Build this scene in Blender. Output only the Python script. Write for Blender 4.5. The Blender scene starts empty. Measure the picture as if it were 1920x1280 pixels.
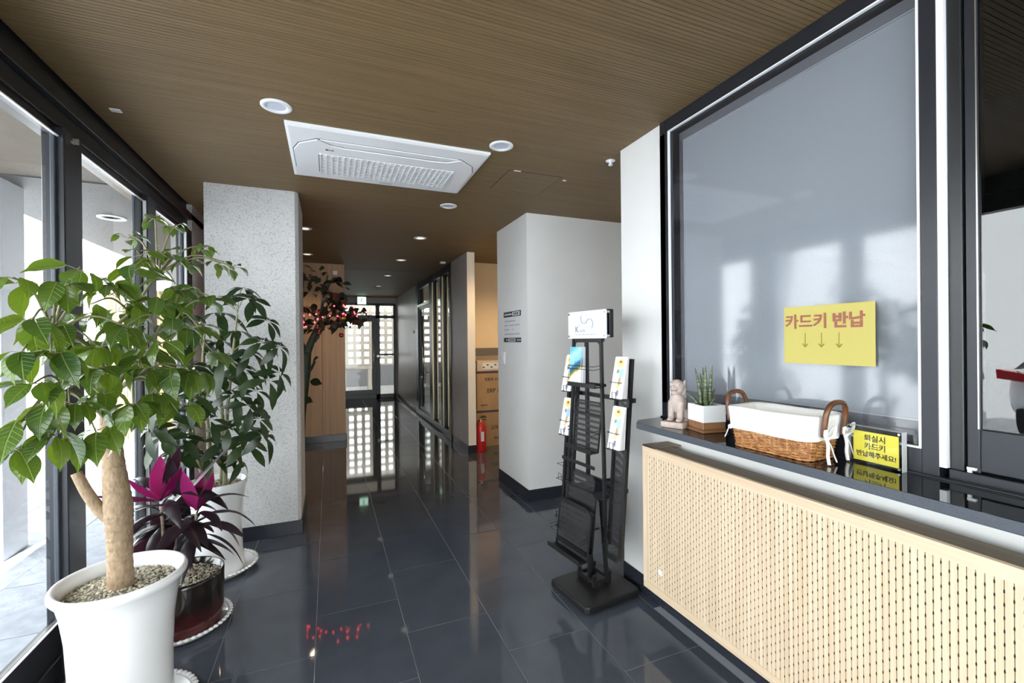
import bpy, math, random
from mathutils import Vector, Matrix, Euler
random.seed(7)
S = bpy.context.scene
COL = S.collection
PI = math.pi

# ------------------------------------------------------------------ camera, world, sun, exposure
CAM_H = 1.40
cam_d = bpy.data.cameras.new('camera')
cam_d.sensor_fit = 'HORIZONTAL'; cam_d.sensor_width = 36.0
cam_d.lens = 838.05 / 1920 * 36.0
cam_d.clip_start = 0.05; cam_d.clip_end = 200
cam = bpy.data.objects.new('camera', cam_d); COL.objects.link(cam)
def cam_matrix(yaw, pitch, roll):
    cy, sy = math.cos(yaw), math.sin(yaw)
    r = Vector((cy, -sy, 0)); d = Vector((sy, cy, 0)); u = Vector((0, 0, 1))
    cp, sp = math.cos(pitch), math.sin(pitch)
    d, u = d*cp + u*sp, u*cp - d*sp
    cr, sr = math.cos(roll), math.sin(roll)
    r, u = r*cr + u*sr, u*cr - r*sr
    return Matrix(((r.x, u.x, -d.x, 0), (r.y, u.y, -d.y, 0), (r.z, u.z, -d.z, CAM_H), (0, 0, 0, 1)))
cam.matrix_world = cam_matrix(0.389014, -0.00181225, -0.0103150)
S.camera = cam

w = bpy.data.worlds.new('daylight'); S.world = w; w.use_nodes = True
bg = w.node_tree.nodes['Background']
bg.inputs['Color'].default_value = (0.985, 0.985, 0.985, 1)
bg.inputs['Strength'].default_value = 3.2

sun_d = bpy.data.lights.new('sun', 'SUN'); sun_d.energy = 9.0; sun_d.angle = 0.009
sun_d.color = (1.0, 0.95, 0.88)
sun = bpy.data.objects.new('sun', sun_d); COL.objects.link(sun)
sun.rotation_euler = Vector((0.13, 0.74, -0.70)).to_track_quat('-Z', 'Y').to_euler()

S.view_settings.view_transform = 'Standard'
S.view_settings.look = 'None'
S.view_settings.gamma = 1.0
S.view_settings.use_curve_mapping = False
S.view_settings.exposure = 1.53
S.cycles.use_denoising = True
S.cycles.max_bounces = 12
S.cycles.diffuse_bounces = 6
S.cycles.glossy_bounces = 6
S.cycles.transparent_max_bounces = 24
S.cycles.transmission_bounces = 8
S.cycles.caustics_reflective = False
S.cycles.caustics_refractive = False
S.cycles.sample_clamp_indirect = 8.0

# ------------------------------------------------------------------ materials
def newmat(name):
    m = bpy.data.materials.new(name); m.use_nodes = True
    return m, m.node_tree.nodes, m.node_tree.links, m.node_tree.nodes['Principled BSDF']

def mat(name, col, rough=0.5, metal=0.0, spec=0.5, var=0.0, scale=40.0, bump=0.0, stretch=(1, 1, 1), detail=4.0, rvar=0.0, coat=0.0, per_object=0.0, emit=None, estr=0.0):
    m, N, L, b = newmat(name)
    b.inputs['Roughness'].default_value = rough
    b.inputs['Metallic'].default_value = metal
    b.inputs['Specular IOR Level'].default_value = spec
    b.inputs['Coat Weight'].default_value = coat
    b.inputs['Base Color'].default_value = (*col, 1)
    if emit:
        b.inputs['Emission Color'].default_value = (*emit, 1); b.inputs['Emission Strength'].default_value = estr
    if var or bump or rvar:
        tc = N.new('ShaderNodeTexCoord'); mp = N.new('ShaderNodeMapping'); mp.inputs['Scale'].default_value = stretch
        nz = N.new('ShaderNodeTexNoise'); nz.inputs['Scale'].default_value = scale; nz.inputs['Detail'].default_value = detail
        L.new(tc.outputs['Object'], mp.inputs['Vector']); L.new(mp.outputs['Vector'], nz.inputs['Vector'])
        if var:
            cr = N.new('ShaderNodeValToRGB')
            cr.color_ramp.elements[0].position = 0.3; cr.color_ramp.elements[1].position = 0.7
            cr.color_ramp.elements[0].color = (*[max(0, c*(1-var)) for c in col], 1)
            cr.color_ramp.elements[1].color = (*[min(1, c*(1+var)) for c in col], 1)
            L.new(nz.outputs['Fac'], cr.inputs['Fac']); L.new(cr.outputs['Color'], b.inputs['Base Color'])
        if bump:
            bp = N.new('ShaderNodeBump'); bp.inputs['Strength'].default_value = bump; bp.inputs['Distance'].default_value = 0.003
            L.new(nz.outputs['Fac'], bp.inputs['Height']); L.new(bp.outputs['Normal'], b.inputs['Normal'])
        if rvar:
            mr = N.new('ShaderNodeMapRange'); mr.inputs['To Min'].default_value = max(0, rough-rvar); mr.inputs['To Max'].default_value = rough+rvar
            L.new(nz.outputs['Fac'], mr.inputs['Value']); L.new(mr.outputs['Result'], b.inputs['Roughness'])
    if per_object:
        oi = N.new('ShaderNodeObjectInfo'); hs = N.new('ShaderNodeHueSaturation')
        mr = N.new('ShaderNodeMapRange'); mr.inputs['To Min'].default_value = 1-per_object; mr.inputs['To Max'].default_value = 1+per_object
        L.new(oi.outputs['Random'], mr.inputs['Value']); L.new(mr.outputs['Result'], hs.inputs['Value'])
        src = b.inputs['Base Color'].links[0].from_socket if b.inputs['Base Color'].links else None
        if src: L.new(src, hs.inputs['Color'])
        else: hs.inputs['Color'].default_value = (*col, 1)
        L.new(hs.outputs['Color'], b.inputs['Base Color'])
    return m

def glass(name, tint=(0.93, 0.96, 0.96), ior=1.5, rough=0.0):
    m, N, L, b = newmat(name); N.remove(b)
    out = N['Material Output']
    tr = N.new('ShaderNodeBsdfTransparent'); tr.inputs['Color'].default_value = (*tint, 1)
    gl = N.new('ShaderNodeBsdfGlossy'); gl.inputs['Roughness'].default_value = rough
    fr = N.new('ShaderNodeFresnel'); fr.inputs['IOR'].default_value = ior
    mx = N.new('ShaderNodeMixShader')
    ge = N.new('ShaderNodeNewGeometry'); inv = N.new('ShaderNodeMath'); inv.operation = 'SUBTRACT'; inv.inputs[0].default_value = 1.0
    mu = N.new('ShaderNodeMath'); mu.operation = 'MULTIPLY'
    L.new(ge.outputs['Backfacing'], inv.inputs[1]); L.new(inv.outputs['Value'], mu.inputs[0]); L.new(fr.outputs['Fac'], mu.inputs[1])
    L.new(mu.outputs['Value'], mx.inputs['Fac']); L.new(tr.outputs['BSDF'], mx.inputs[1]); L.new(gl.outputs['BSDF'], mx.inputs[2])
    L.new(mx.outputs['Shader'], out.inputs['Surface'])
    return m

def leafmat(name, c1, c2, rough=0.32, trans=0.25, tcol=(0.35, 0.6, 0.05), vein=0.0):
    m, N, L, b = newmat(name)
    oi = N.new('ShaderNodeObjectInfo'); cr = N.new('ShaderNodeValToRGB')
    cr.color_ramp.elements[0].color = (*c1, 1); cr.color_ramp.elements[1].color = (*c2, 1)
    L.new(oi.outputs['Random'], cr.inputs['Fac'])
    tc = N.new('ShaderNodeTexCoord'); nz = N.new('ShaderNodeTexNoise'); nz.inputs['Scale'].default_value = 30
    L.new(tc.outputs['Object'], nz.inputs['Vector'])
    hs = N.new('ShaderNodeHueSaturation'); mr = N.new('ShaderNodeMapRange'); mr.inputs['To Min'].default_value = 0.8; mr.inputs['To Max'].default_value = 1.2
    L.new(nz.outputs['Fac'], mr.inputs['Value']); L.new(mr.outputs['Result'], hs.inputs['Value']); L.new(cr.outputs['Color'], hs.inputs['Color'])
    col = hs.outputs['Color']
    if vein:
        # leaf local axes: x along the midrib, y across
        sp = N.new('ShaderNodeSeparateXYZ'); L.new(tc.outputs['Object'], sp.inputs['Vector'])
        ab = N.new('ShaderNodeMath'); ab.operation = 'ABSOLUTE'; L.new(sp.outputs['Y'], ab.inputs[0])
        mid = N.new('ShaderNodeMapRange'); mid.inputs['From Min'].default_value = 0.022; mid.inputs['From Max'].default_value = 0.006; L.new(ab.outputs['Value'], mid.inputs['Value'])
        di = N.new('ShaderNodeMath'); di.operation = 'MULTIPLY_ADD'; di.inputs[1].default_value = -0.75; L.new(ab.outputs['Value'], di.inputs[0]); L.new(sp.outputs['X'], di.inputs[2])
        sn = N.new('ShaderNodeMath'); sn.operation = 'PINGPONG'; sn.inputs[1].default_value = 0.06; L.new(di.outputs['Value'], sn.inputs[0])
        lat = N.new('ShaderNodeMapRange'); lat.inputs['From Min'].default_value = 0.010; lat.inputs['From Max'].default_value = 0.0; lat.inputs['To Max'].default_value = 0.45; L.new(sn.outputs['Value'], lat.inputs['Value'])
        mxm = N.new('ShaderNodeMath'); mxm.operation = 'MAXIMUM'; L.new(mid.outputs['Result'], mxm.inputs[0]); L.new(lat.outputs['Result'], mxm.inputs[1])
        fm = N.new('ShaderNodeMath'); fm.operation = 'MULTIPLY'; fm.inputs[1].default_value = vein; L.new(mxm.outputs['Value'], fm.inputs[0])
        mc = N.new('ShaderNodeMix'); mc.data_type = 'RGBA'; mc.inputs['B'].default_value = (min(1, c2[0]*2.6+0.05), min(1, c2[1]*1.9+0.05), c2[2]*2.5+0.02, 1)
        L.new(fm.outputs['Value'], mc.inputs['Factor']); L.new(col, mc.inputs['A']); col = mc.outputs['Result']
        bp = N.new('ShaderNodeBump'); bp.inputs['Strength'].default_value = 0.5; bp.inputs['Distance'].default_value = 0.01; bp.invert = True
        L.new(mxm.outputs['Value'], bp.inputs['Height']); L.new(bp.outputs['Normal'], b.inputs['Normal'])
    L.new(col, b.inputs['Base Color'])
    b.inputs['Roughness'].default_value = rough; b.inputs['Specular IOR Level'].default_value = 0.5
    t = N.new('ShaderNodeBsdfTranslucent'); t.inputs['Color'].default_value = (*tcol, 1)
    mx = N.new('ShaderNodeMixShader'); mx.inputs['Fac'].default_value = trans
    L.new(b.outputs['BSDF'], mx.inputs[1]); L.new(t.outputs['BSDF'], mx.inputs[2])
    L.new(mx.outputs['Shader'], N['Material Output'].inputs['Surface'])
    return m

def perforated(name, col, openness=0.5, scale=260.0):
    m, N, L, b = newmat(name)
    b.inputs['Base Color'].default_value = (*col, 1); b.inputs['Roughness'].default_value = 0.5
    tc = N.new('ShaderNodeTexCoord'); ck = N.new('ShaderNodeTexVoronoi'); ck.inputs['Scale'].default_value = scale; ck.inputs['Randomness'].default_value = 0.0
    L.new(tc.outputs['Object'], ck.inputs['Vector'])
    lt = N.new('ShaderNodeMath'); lt.operation = 'LESS_THAN'; lt.inputs[1].default_value = 0.5*math.sqrt(openness)*0.9
    L.new(ck.outputs['Distance'], lt.inputs[0])
    tr = N.new('ShaderNodeBsdfTransparent'); mx = N.new('ShaderNodeMixShader')
    L.new(lt.outputs['Value'], mx.inputs['Fac']); L.new(b.outputs['BSDF'], mx.inputs[1]); L.new(tr.outputs['BSDF'], mx.inputs[2])
    L.new(mx.outputs['Shader'], N['Material Output'].inputs['Surface'])
    return m

def speckle(name, base, dark, light, scale=220, rough=0.6, big=0.12, spec=0.5):
    m, N, L, b = newmat(name)
    tc = N.new('ShaderNodeTexCoord')
    oi = N.new('ShaderNodeObjectInfo'); ad = N.new('ShaderNodeVectorMath'); ad.operation = 'ADD'
    L.new(tc.outputs['Object'], ad.inputs[0]); L.new(oi.outputs['Location'], ad.inputs[1])
    vo = N.new('ShaderNodeTexNoise'); vo.inputs['Scale'].default_value = scale; vo.inputs['Detail'].default_value = 3
    L.new(ad.outputs['Vector'], vo.inputs['Vector'])
    cr = N.new('ShaderNodeValToRGB'); e = cr.color_ramp.elements
    e[0].position = 0.34; e[0].color = (*dark, 1); e[1].position = 0.46; e[1].color = (*base, 1)
    e2 = cr.color_ramp.elements.new(0.66); e2.color = (*base, 1); e3 = cr.color_ramp.elements.new(0.75); e3.color = (*light, 1)
    L.new(vo.outputs['Fac'], cr.inputs['Fac'])
    nb = N.new('ShaderNodeTexNoise'); nb.inputs['Scale'].default_value = 5; nb.inputs['Detail'].default_value = 5
    L.new(ad.outputs['Vector'], nb.inputs['Vector'])
    mr = N.new('ShaderNodeMapRange'); mr.inputs['To Min'].default_value = 1-big; mr.inputs['To Max'].default_value = 1+big
    L.new(nb.outputs['Fac'], mr.inputs['Value'])
    hs = N.new('ShaderNodeHueSaturation'); L.new(mr.outputs['Result'], hs.inputs['Value']); L.new(cr.outputs['Color'], hs.inputs['Color'])
    L.new(hs.outputs['Color'], b.inputs['Base Color'])
    b.inputs['Roughness'].default_value = rough; b.inputs['Specular IOR Level'].default_value = spec
    return m

def wood(name, c1, c2, axis='Z', scale=7.0, rough=0.55, ring=18, bump=0.05):
    m, N, L, b = newmat(name)
    tc = N.new('ShaderNodeTexCoord'); mp = N.new('ShaderNodeMapping')
    st = {'X': (0.35, ring, ring), 'Y': (ring, 0.35, ring), 'Z': (ring, ring, 0.35)}[axis]
    mp.inputs['Scale'].default_value = st
    oi = N.new('ShaderNodeObjectInfo'); ad = N.new('ShaderNodeVectorMath'); ad.operation = 'ADD'
    L.new(tc.outputs['Object'], ad.inputs[0]); L.new(oi.outputs['Location'], ad.inputs[1])
    L.new(ad.outputs['Vector'], mp.inputs['Vector'])
    nz = N.new('ShaderNodeTexNoise'); nz.inputs['Scale'].default_value = scale; nz.inputs['Detail'].default_value = 6; nz.inputs['Distortion'].default_value = 0.6
    L.new(mp.outputs['Vector'], nz.inputs['Vector'])
    cr = N.new('ShaderNodeValToRGB'); cr.color_ramp.elements[0].position = 0.32; cr.color_ramp.elements[1].position = 0.68
    cr.color_ramp.elements[0].color = (*c1, 1); cr.color_ramp.elements[1].color = (*c2, 1)
    L.new(nz.outputs['Fac'], cr.inputs['Fac']); L.new(cr.outputs['Color'], b.inputs['Base Color'])
    bp = N.new('ShaderNodeBump'); bp.inputs['Strength'].default_value = bump; bp.inputs['Distance'].default_value = 0.002
    L.new(nz.outputs['Fac'], bp.inputs['Height']); L.new(bp.outputs['Normal'], b.inputs['Normal'])
    b.inputs['Roughness'].default_value = rough
    return m

M = {}
M['white'] = mat('white_paint', (0.77, 0.77, 0.76), 0.55, var=0.02, scale=3, bump=0.02)
M['cream'] = mat('cream_paint', (0.80, 0.66, 0.46), 0.6, var=0.03, scale=3)
M['greypaint'] = mat('grey_paint', (0.42, 0.40, 0.39), 0.4, var=0.06, scale=4)
M['ceil'] = wood('ceiling_oak', (0.155, 0.101, 0.045), (0.210, 0.140, 0.066), 'X', scale=4, rough=0.6)
M['gap'] = mat('shadow_gap', (0.045, 0.033, 0.02), 0.8)
M['tile'] = speckle('dark_granite', (0.068, 0.079, 0.101), (0.050, 0.059, 0.077), (0.095, 0.108, 0.134), scale=320, rough=0.045, big=0.25, spec=0.55)
M['grout'] = mat('grout', (0.30, 0.32, 0.35), 0.7)
M['base'] = mat('dark_stone_base', (0.022, 0.024, 0.034), 0.25, var=0.2, scale=120)
M['stone'] = speckle('pale_granite', (0.60, 0.60, 0.60), (0.36, 0.36, 0.36), (0.72, 0.72, 0.71), scale=150, rough=0.75, big=0.10)
M['black'] = mat('black_frame', (0.010, 0.011, 0.013), 0.35, var=0.1, scale=20)
M['blackmetal'] = mat('black_powder_coat', (0.008, 0.008, 0.009), 0.4)
M['darkframe'] = mat('dark_bronze_frame', (0.018, 0.020, 0.026), 0.36, metal=0.2)
M['stile'] = mat('grey_stile', (0.045, 0.055, 0.070), 0.35, metal=0.2)
M['seal'] = mat('white_seal', (0.88, 0.89, 0.92), 0.5)
M['glass'] = glass('window_glass', (0.94, 0.97, 0.98))
M['glass_tint'] = glass('tinted_glass', (0.45, 0.47, 0.46), 1.6)
M['glass_dark'] = glass('sliding_glass', (0.55, 0.57, 0.58), 1.85)
M['glass_office'] = glass('screened_glass', (0.97, 0.98, 1.0), 1.75, 0.075)
M['counter'] = speckle('black_granite', (0.012, 0.014, 0.018), (0.008, 0.009, 0.012), (0.03, 0.035, 0.04), scale=300, rough=0.05, spec=0.6)
M['counter_edge'] = speckle('honed_granite_edge', (0.06, 0.07, 0.088), (0.045, 0.05, 0.066), (0.10, 0.11, 0.13), scale=260, rough=0.45)
M['oak'] = wood('light_oak', (0.61, 0.465, 0.315), (0.73, 0.595, 0.43), 'Z', scale=4)
M['oak_h'] = wood('light_oak_long_grain', (0.61, 0.465, 0.315), (0.73, 0.595, 0.43), 'Y', scale=4)
M['oak_shaded'] = wood('shaded_oak_top', (0.20, 0.145, 0.09), (0.27, 0.20, 0.125), 'Y', scale=4)  # light oak with the shade under the counter put into its colour
M['hole'] = mat('perforation_dark', (0.02, 0.014, 0.01), 0.9)
M['groove'] = mat('groove_oak', (0.22, 0.15, 0.08), 0.7)
M['woodwall'] = wood('brown_wood_wall', (0.42, 0.255, 0.145), (0.54, 0.345, 0.205), 'Z', scale=3)
M['ac'] = mat('ac_white', (0.88, 0.89, 0.91), 0.4)
M['ac_dark'] = mat('ac_shadow', (0.16, 0.165, 0.18), 0.6)
M['line'] = mat('dark_line', (0.05, 0.05, 0.06), 0.6)
M['lens'] = mat('lamp_diffuser', (0.62, 0.66, 0.78), 0.4)
M['lens_on'] = mat('lamp_diffuser_lit', (0.9, 0.85, 0.75), 0.4, emit=(1.0, 0.86, 0.68), estr=0.6)
M['whiteplastic'] = mat('white_plastic', (0.85, 0.86, 0.88), 0.35)
M['ceramic'] = mat('white_ceramic', (0.86, 0.87, 0.88), 0.18, coat=0.3)
M['redglaze'] = None
M['soil'] = speckle('gravel_bed', (0.17, 0.155, 0.12), (0.06, 0.05, 0.035), (0.30, 0.28, 0.22), scale=120, rough=0.9, big=0.3)
M['pebble'] = mat('pumice_gravel', (0.47, 0.43, 0.335), 0.9, var=0.55, scale=90, detail=2)
M['bark'] = mat('pale_bark', (0.27, 0.19, 0.115), 0.75, var=0.30, scale=75, bump=1.0, stretch=(1.4, 1.4, 0.6), detail=5)
M['twig'] = mat('green_twig', (0.22, 0.21, 0.11), 0.6, var=0.2, scale=30)
M['twig_dark'] = mat('dark_twig', (0.11, 0.12, 0.06), 0.6, var=0.2, scale=30)
M['leaf'] = leafmat('bright_leaf', (0.020, 0.060, 0.012), (0.085, 0.150, 0.020), 0.20, 0.20, (0.24, 0.36, 0.02), vein=0.5)
M['leaf2'] = leafmat('dark_leaf', (0.009, 0.022, 0.009), (0.024, 0.046, 0.014), 0.34, 0.08, (0.08, 0.18, 0.03))
M['leaf3'] = leafmat('tree_leaf', (0.010, 0.016, 0.010), (0.022, 0.034, 0.018), 0.45, 0.05, (0.06, 0.12, 0.03))
M['cord'] = leafmat('dark_purple_leaf', (0.008, 0.006, 0.009), (0.024, 0.014, 0.020), 0.36, 0.06, (0.18, 0.03, 0.08))
M['magenta'] = leafmat('magenta_leaf', (0.17, 0.008, 0.075), (0.28, 0.014, 0.115), 0.35, 0.2, (0.5, 0.02, 0.16))
M['snake'] = None
M['cane'] = mat('cane_stem', (0.28, 0.22, 0.16), 0.7, var=0.4, scale=60)
M['basket'] = None
M['cloth'] = mat('white_cotton', (0.88, 0.87, 0.85), 0.85, var=0.02, scale=60, bump=0.08)
M['rattan'] = mat('varnished_rattan', (0.12, 0.045, 0.016), 0.3, var=0.35, scale=25)
M['lion'] = mat('pink_sandstone', (0.50, 0.41, 0.37), 0.85, var=0.14, scale=60, bump=0.4)
M['brownwood'] = wood('brown_wood_tray', (0.20, 0.09, 0.04), (0.30, 0.15, 0.07), 'X', scale=5, rough=0.4)
M['acrylic'] = glass('clear_acrylic', (0.975, 0.98, 0.98), 1.49)
M['edge'] = mat('polished_acrylic_edge', (0.72, 0.74, 0.75), 0.2)
M['edge'].node_tree.nodes['Principled BSDF'].inputs['Alpha'].default_value = 0.6
M['yellow'] = mat('yellow_paper', (0.50, 0.43, 0.115), 0.65)
M['yellow2'] = mat('yellow_card', (0.80, 0.70, 0.075), 0.5)
M['redink'] = mat('red_print', (0.30, 0.09, 0.06), 0.6)
M['ink'] = mat('black_print', (0.03, 0.03, 0.03), 0.6)
M['oliveink'] = mat('olive_print', (0.30, 0.25, 0.04), 0.6)
M['greyink'] = mat('grey_print', (0.42, 0.43, 0.46), 0.6)
M['blueink'] = mat('grey_blue_print', (0.16, 0.21, 0.30), 0.6)
M['paper'] = mat('paper_white', (0.74, 0.74, 0.755), 0.6)
M['paperpink'] = mat('paper_pinkish', (0.80, 0.70, 0.70), 0.6)
M['navy'] = mat('navy_print', (0.03, 0.045, 0.06), 0.6)
M['chrome'] = mat('chrome', (0.75, 0.75, 0.76), 0.15, metal=1.0)
M['steel'] = mat('brushed_steel', (0.55, 0.53, 0.5), 0.3, metal=1.0)
M['brass'] = mat('brass_edge', (0.62, 0.50, 0.30), 0.3, metal=0.8)
M['red'] = mat('extinguisher_red', (0.55, 0.02, 0.02), 0.3)
M['carton'] = mat('brown_carton', (0.42, 0.27, 0.14), 0.8, var=0.08, scale=8)
M['tape'] = mat('dark_tape', (0.05, 0.05, 0.08), 0.4)
M['darkroom'] = mat('unlit_room', (0.06, 0.06, 0.06), 0.8)  # darkness of the unlit rooms is put into their wall colour
M['screen'] = None
M['pave'] = mat('pale_paving', (0.56, 0.57, 0.59), 0.8, var=0.15, scale=12, per_object=0.06)
M['concrete'] = mat('pale_concrete', (0.46, 0.42, 0.35), 0.85, var=0.1, scale=6)
M['pave2'] = mat('blue_grey_paver', (0.30, 0.325, 0.37), 0.8, var=0.18, scale=12, per_object=0.08)
M['clad'] = mat('white_cladding', (0.78, 0.79, 0.82), 0.6, per_object=0.04)
M['timber'] = wood('pale_timber', (0.17, 0.12, 0.055), (0.22, 0.16, 0.08), 'Z', scale=4)
M['soffit'] = mat('soffit_board', (0.10, 0.080, 0.056), 0.7, var=0.1, scale=10)
M['soffit2'] = mat('grey_soffit', (0.020, 0.020, 0.022), 0.6, var=0.1, scale=10)
M['asphalt'] = mat('asphalt', (0.20, 0.20, 0.21), 0.9, var=0.2, scale=80)
M['carwhite'] = mat('car_white', (0.75, 0.76, 0.78), 0.2, coat=0.6)
M['tail'] = mat('tail_lamp_red', (0.40, 0.01, 0.02), 0.15, coat=0.5)
M['rubber'] = mat('rubber', (0.02, 0.02, 0.02), 0.8)
M['bulb'] = mat('red_led', (0.8, 0.02, 0.05), 0.3, emit=(1.0, 0.03, 0.05), estr=7)
M['bauble'] = mat('red_bauble', (0.25, 0.01, 0.015), 0.15, coat=0.5)
M['goldbauble'] = mat('gold_bauble', (0.35, 0.2, 0.06), 0.2, metal=0.8)
M['exit'] = mat('exit_face', (0.8, 1.0, 0.9), 0.4, emit=(0.62, 1.0, 0.80), estr=0.9)
M['exitgreen'] = mat('exit_green', (0.0, 0.3, 0.12), 0.4, emit=(0.0, 0.42, 0.18), estr=0.3)

def mk_redglaze():
    m, N, L, b = newmat('oxblood_glaze')
    tc = N.new('ShaderNodeTexCoord'); sp = N.new('ShaderNodeSeparateXYZ'); L.new(tc.outputs['Object'], sp.inputs['Vector'])
    nz = N.new('ShaderNodeTexNoise'); nz.inputs['Scale'].default_value = 14; L.new(tc.outputs['Object'], nz.inputs['Vector'])
    ma = N.new('ShaderNodeMath'); ma.operation = 'MULTIPLY_ADD'; ma.inputs[1].default_value = 0.10
    L.new(nz.outputs['Fac'], ma.inputs[0]); L.new(sp.outputs['Z'], ma.inputs[2])
    cr = N.new('ShaderNodeValToRGB'); e = cr.color_ramp.elements
    e[0].position = 0.06; e[0].color = (0.11, 0.016, 0.018, 1); e[1].position = 0.21; e[1].color = (0.012, 0.008, 0.007, 1)
    e3 = e.new(0.14); e3.color = (0.045, 0.009, 0.008, 1)
    L.new(ma.outputs['Value'], cr.inputs['Fac']); L.new(cr.outputs['Color'], b.inputs['Base Color'])
    b.inputs['Roughness'].default_value = 0.12; b.inputs['Coat Weight'].default_value = 0.5
    return m
M['redglaze'] = mk_redglaze()

def mk_snake():
    m, N, L, b = newmat('banded_leaf')
    tc = N.new('ShaderNodeTexCoord'); nz = N.new('ShaderNodeTexNoise'); nz.inputs['Scale'].default_value = 30
    mp = N.new('ShaderNodeMapping'); mp.inputs['Scale'].default_value = (1, 1, 6); L.new(tc.outputs['Object'], mp.inputs['Vector']); L.new(mp.outputs['Vector'], nz.inputs['Vector'])
    cr = N.new('ShaderNodeValToRGB'); e = cr.color_ramp.elements
    e[0].position = 0.40; e[0].color = (0.035, 0.055, 0.022, 1); e[1].position = 0.62; e[1].color = (0.15, 0.19, 0.095, 1)
    L.new(nz.outputs['Fac'], cr.inputs['Fac']); L.new(cr.outputs['Color'], b.inputs['Base Color']); b.inputs['Roughness'].default_value = 0.45
    return m
M['snake'] = mk_snake()

def mk_wicker():
    m, N, L, b = newmat('wicker_strand')
    tc = N.new('ShaderNodeTexCoord'); nz = N.new('ShaderNodeTexNoise'); nz.inputs['Scale'].default_value = 60; nz.inputs['Detail'].default_value = 2
    L.new(tc.outputs['Object'], nz.inputs['Vector'])
    cr = N.new('ShaderNodeValToRGB'); e = cr.color_ramp.elements
    e[0].position = 0.35; e[0].color = (0.30, 0.115, 0.035, 1); e[1].position = 0.65; e[1].color = (0.58, 0.29, 0.11, 1)
    L.new(nz.outputs['Fac'], cr.inputs['Fac']); L.new(cr.outputs['Color'], b.inputs['Base Color']); b.inputs['Roughness'].default_value = 0.4
    return m
M['basket'] = mk_wicker()

def mk_screen(name, c1, c2, scale):
    m, N, L, b = newmat(name)
    tc = N.new('ShaderNodeTexCoord'); ck = N.new('ShaderNodeTexChecker'); ck.inputs['Scale'].default_value = scale
    ck.inputs['Color1'].default_value = (*c1, 1); ck.inputs['Color2'].default_value = (*c2, 1)
    L.new(tc.outputs['Object'], ck.inputs['Vector']); L.new(ck.outputs['Color'], b.inputs['Base Color']); b.inputs['Roughness'].default_value = 0.7
    return m
M['screen'] = mk_screen('dark_mesh_screen', (0.10, 0.10, 0.105), (0.17, 0.17, 0.18), 330)
M['blind'] = mk_screen('grey_blind_fabric', (0.235, 0.25, 0.265), (0.295, 0.31, 0.325), 330)

def mk_cover_girl():
    # leaflet cover: white paper, yellow disc, blue and brown blots
    m, N, L, b = newmat('leaflet_cover')
    tc = N.new('ShaderNodeTexCoord'); g = tc.outputs['Generated']
    def disc(cx, cz, rx, rz, soft=0.5):
        mp = N.new('ShaderNodeMapping'); mp.inputs['Location'].default_value = (-cx/rx, 0, -cz/rz); mp.inputs['Scale'].default_value = (1/rx, 0, 1/rz)
        L.new(g, mp.inputs['Vector'])
        nz = N.new('ShaderNodeTexNoise'); nz.inputs['Scale'].default_value = 9; L.new(g, nz.inputs['Vector'])
        ln = N.new('ShaderNodeVectorMath'); ln.operation = 'LENGTH'; L.new(mp.outputs['Vector'], ln.inputs[0])
        ad = N.new('ShaderNodeMath'); ad.operation = 'MULTIPLY_ADD'; ad.inputs[1].default_value = 0.9; L.new(nz.outputs['Fac'], ad.inputs[0]); L.new(ln.outputs['Value'], ad.inputs[2])
        mr = N.new('ShaderNodeMapRange'); mr.inputs['From Min'].default_value = 1.55; mr.inputs['From Max'].default_value = 1.55-soft
        L.new(ad.outputs['Value'], mr.inputs['Value'])
        return mr.outputs['Result']
    cur = None
    for (c, a) in (((0.93, 0.77, 0.20), (0.5, 0.86, 0.36, 0.13)), ((0.42, 0.60, 0.75), (0.33, 0.62, 0.26, 0.15)), ((0.25, 0.27, 0.18), (0.62, 0.66, 0.12, 0.06)),
                   ((0.80, 0.55, 0.42), (0.52, 0.86, 0.13, 0.065)), ((0.33, 0.08, 0.05), (0.50, 0.895, 0.12, 0.04)), ((0.52, 0.36, 0.18), (0.40, 0.40, 0.14, 0.13)), ((0.85, 0.62, 0.25), (0.48, 0.28, 0.16, 0.05)), ((0.20, 0.18, 0.30), (0.45, 0.14, 0.12, 0.09))):
        mx = N.new('ShaderNodeMix'); mx.data_type = 'RGBA'
        L.new(disc(*a), mx.inputs['Factor'])
        if cur is None: mx.inputs['A'].default_value = (0.87, 0.87, 0.87, 1)
        else: L.new(cur, mx.inputs['A'])
        mx.inputs['B'].default_value = (*c, 1); cur = mx.outputs['Result']
    L.new(cur, b.inputs['Base Color']); b.inputs['Roughness'].default_value = 0.35
    return m
M['cover'] = mk_cover_girl()
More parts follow.
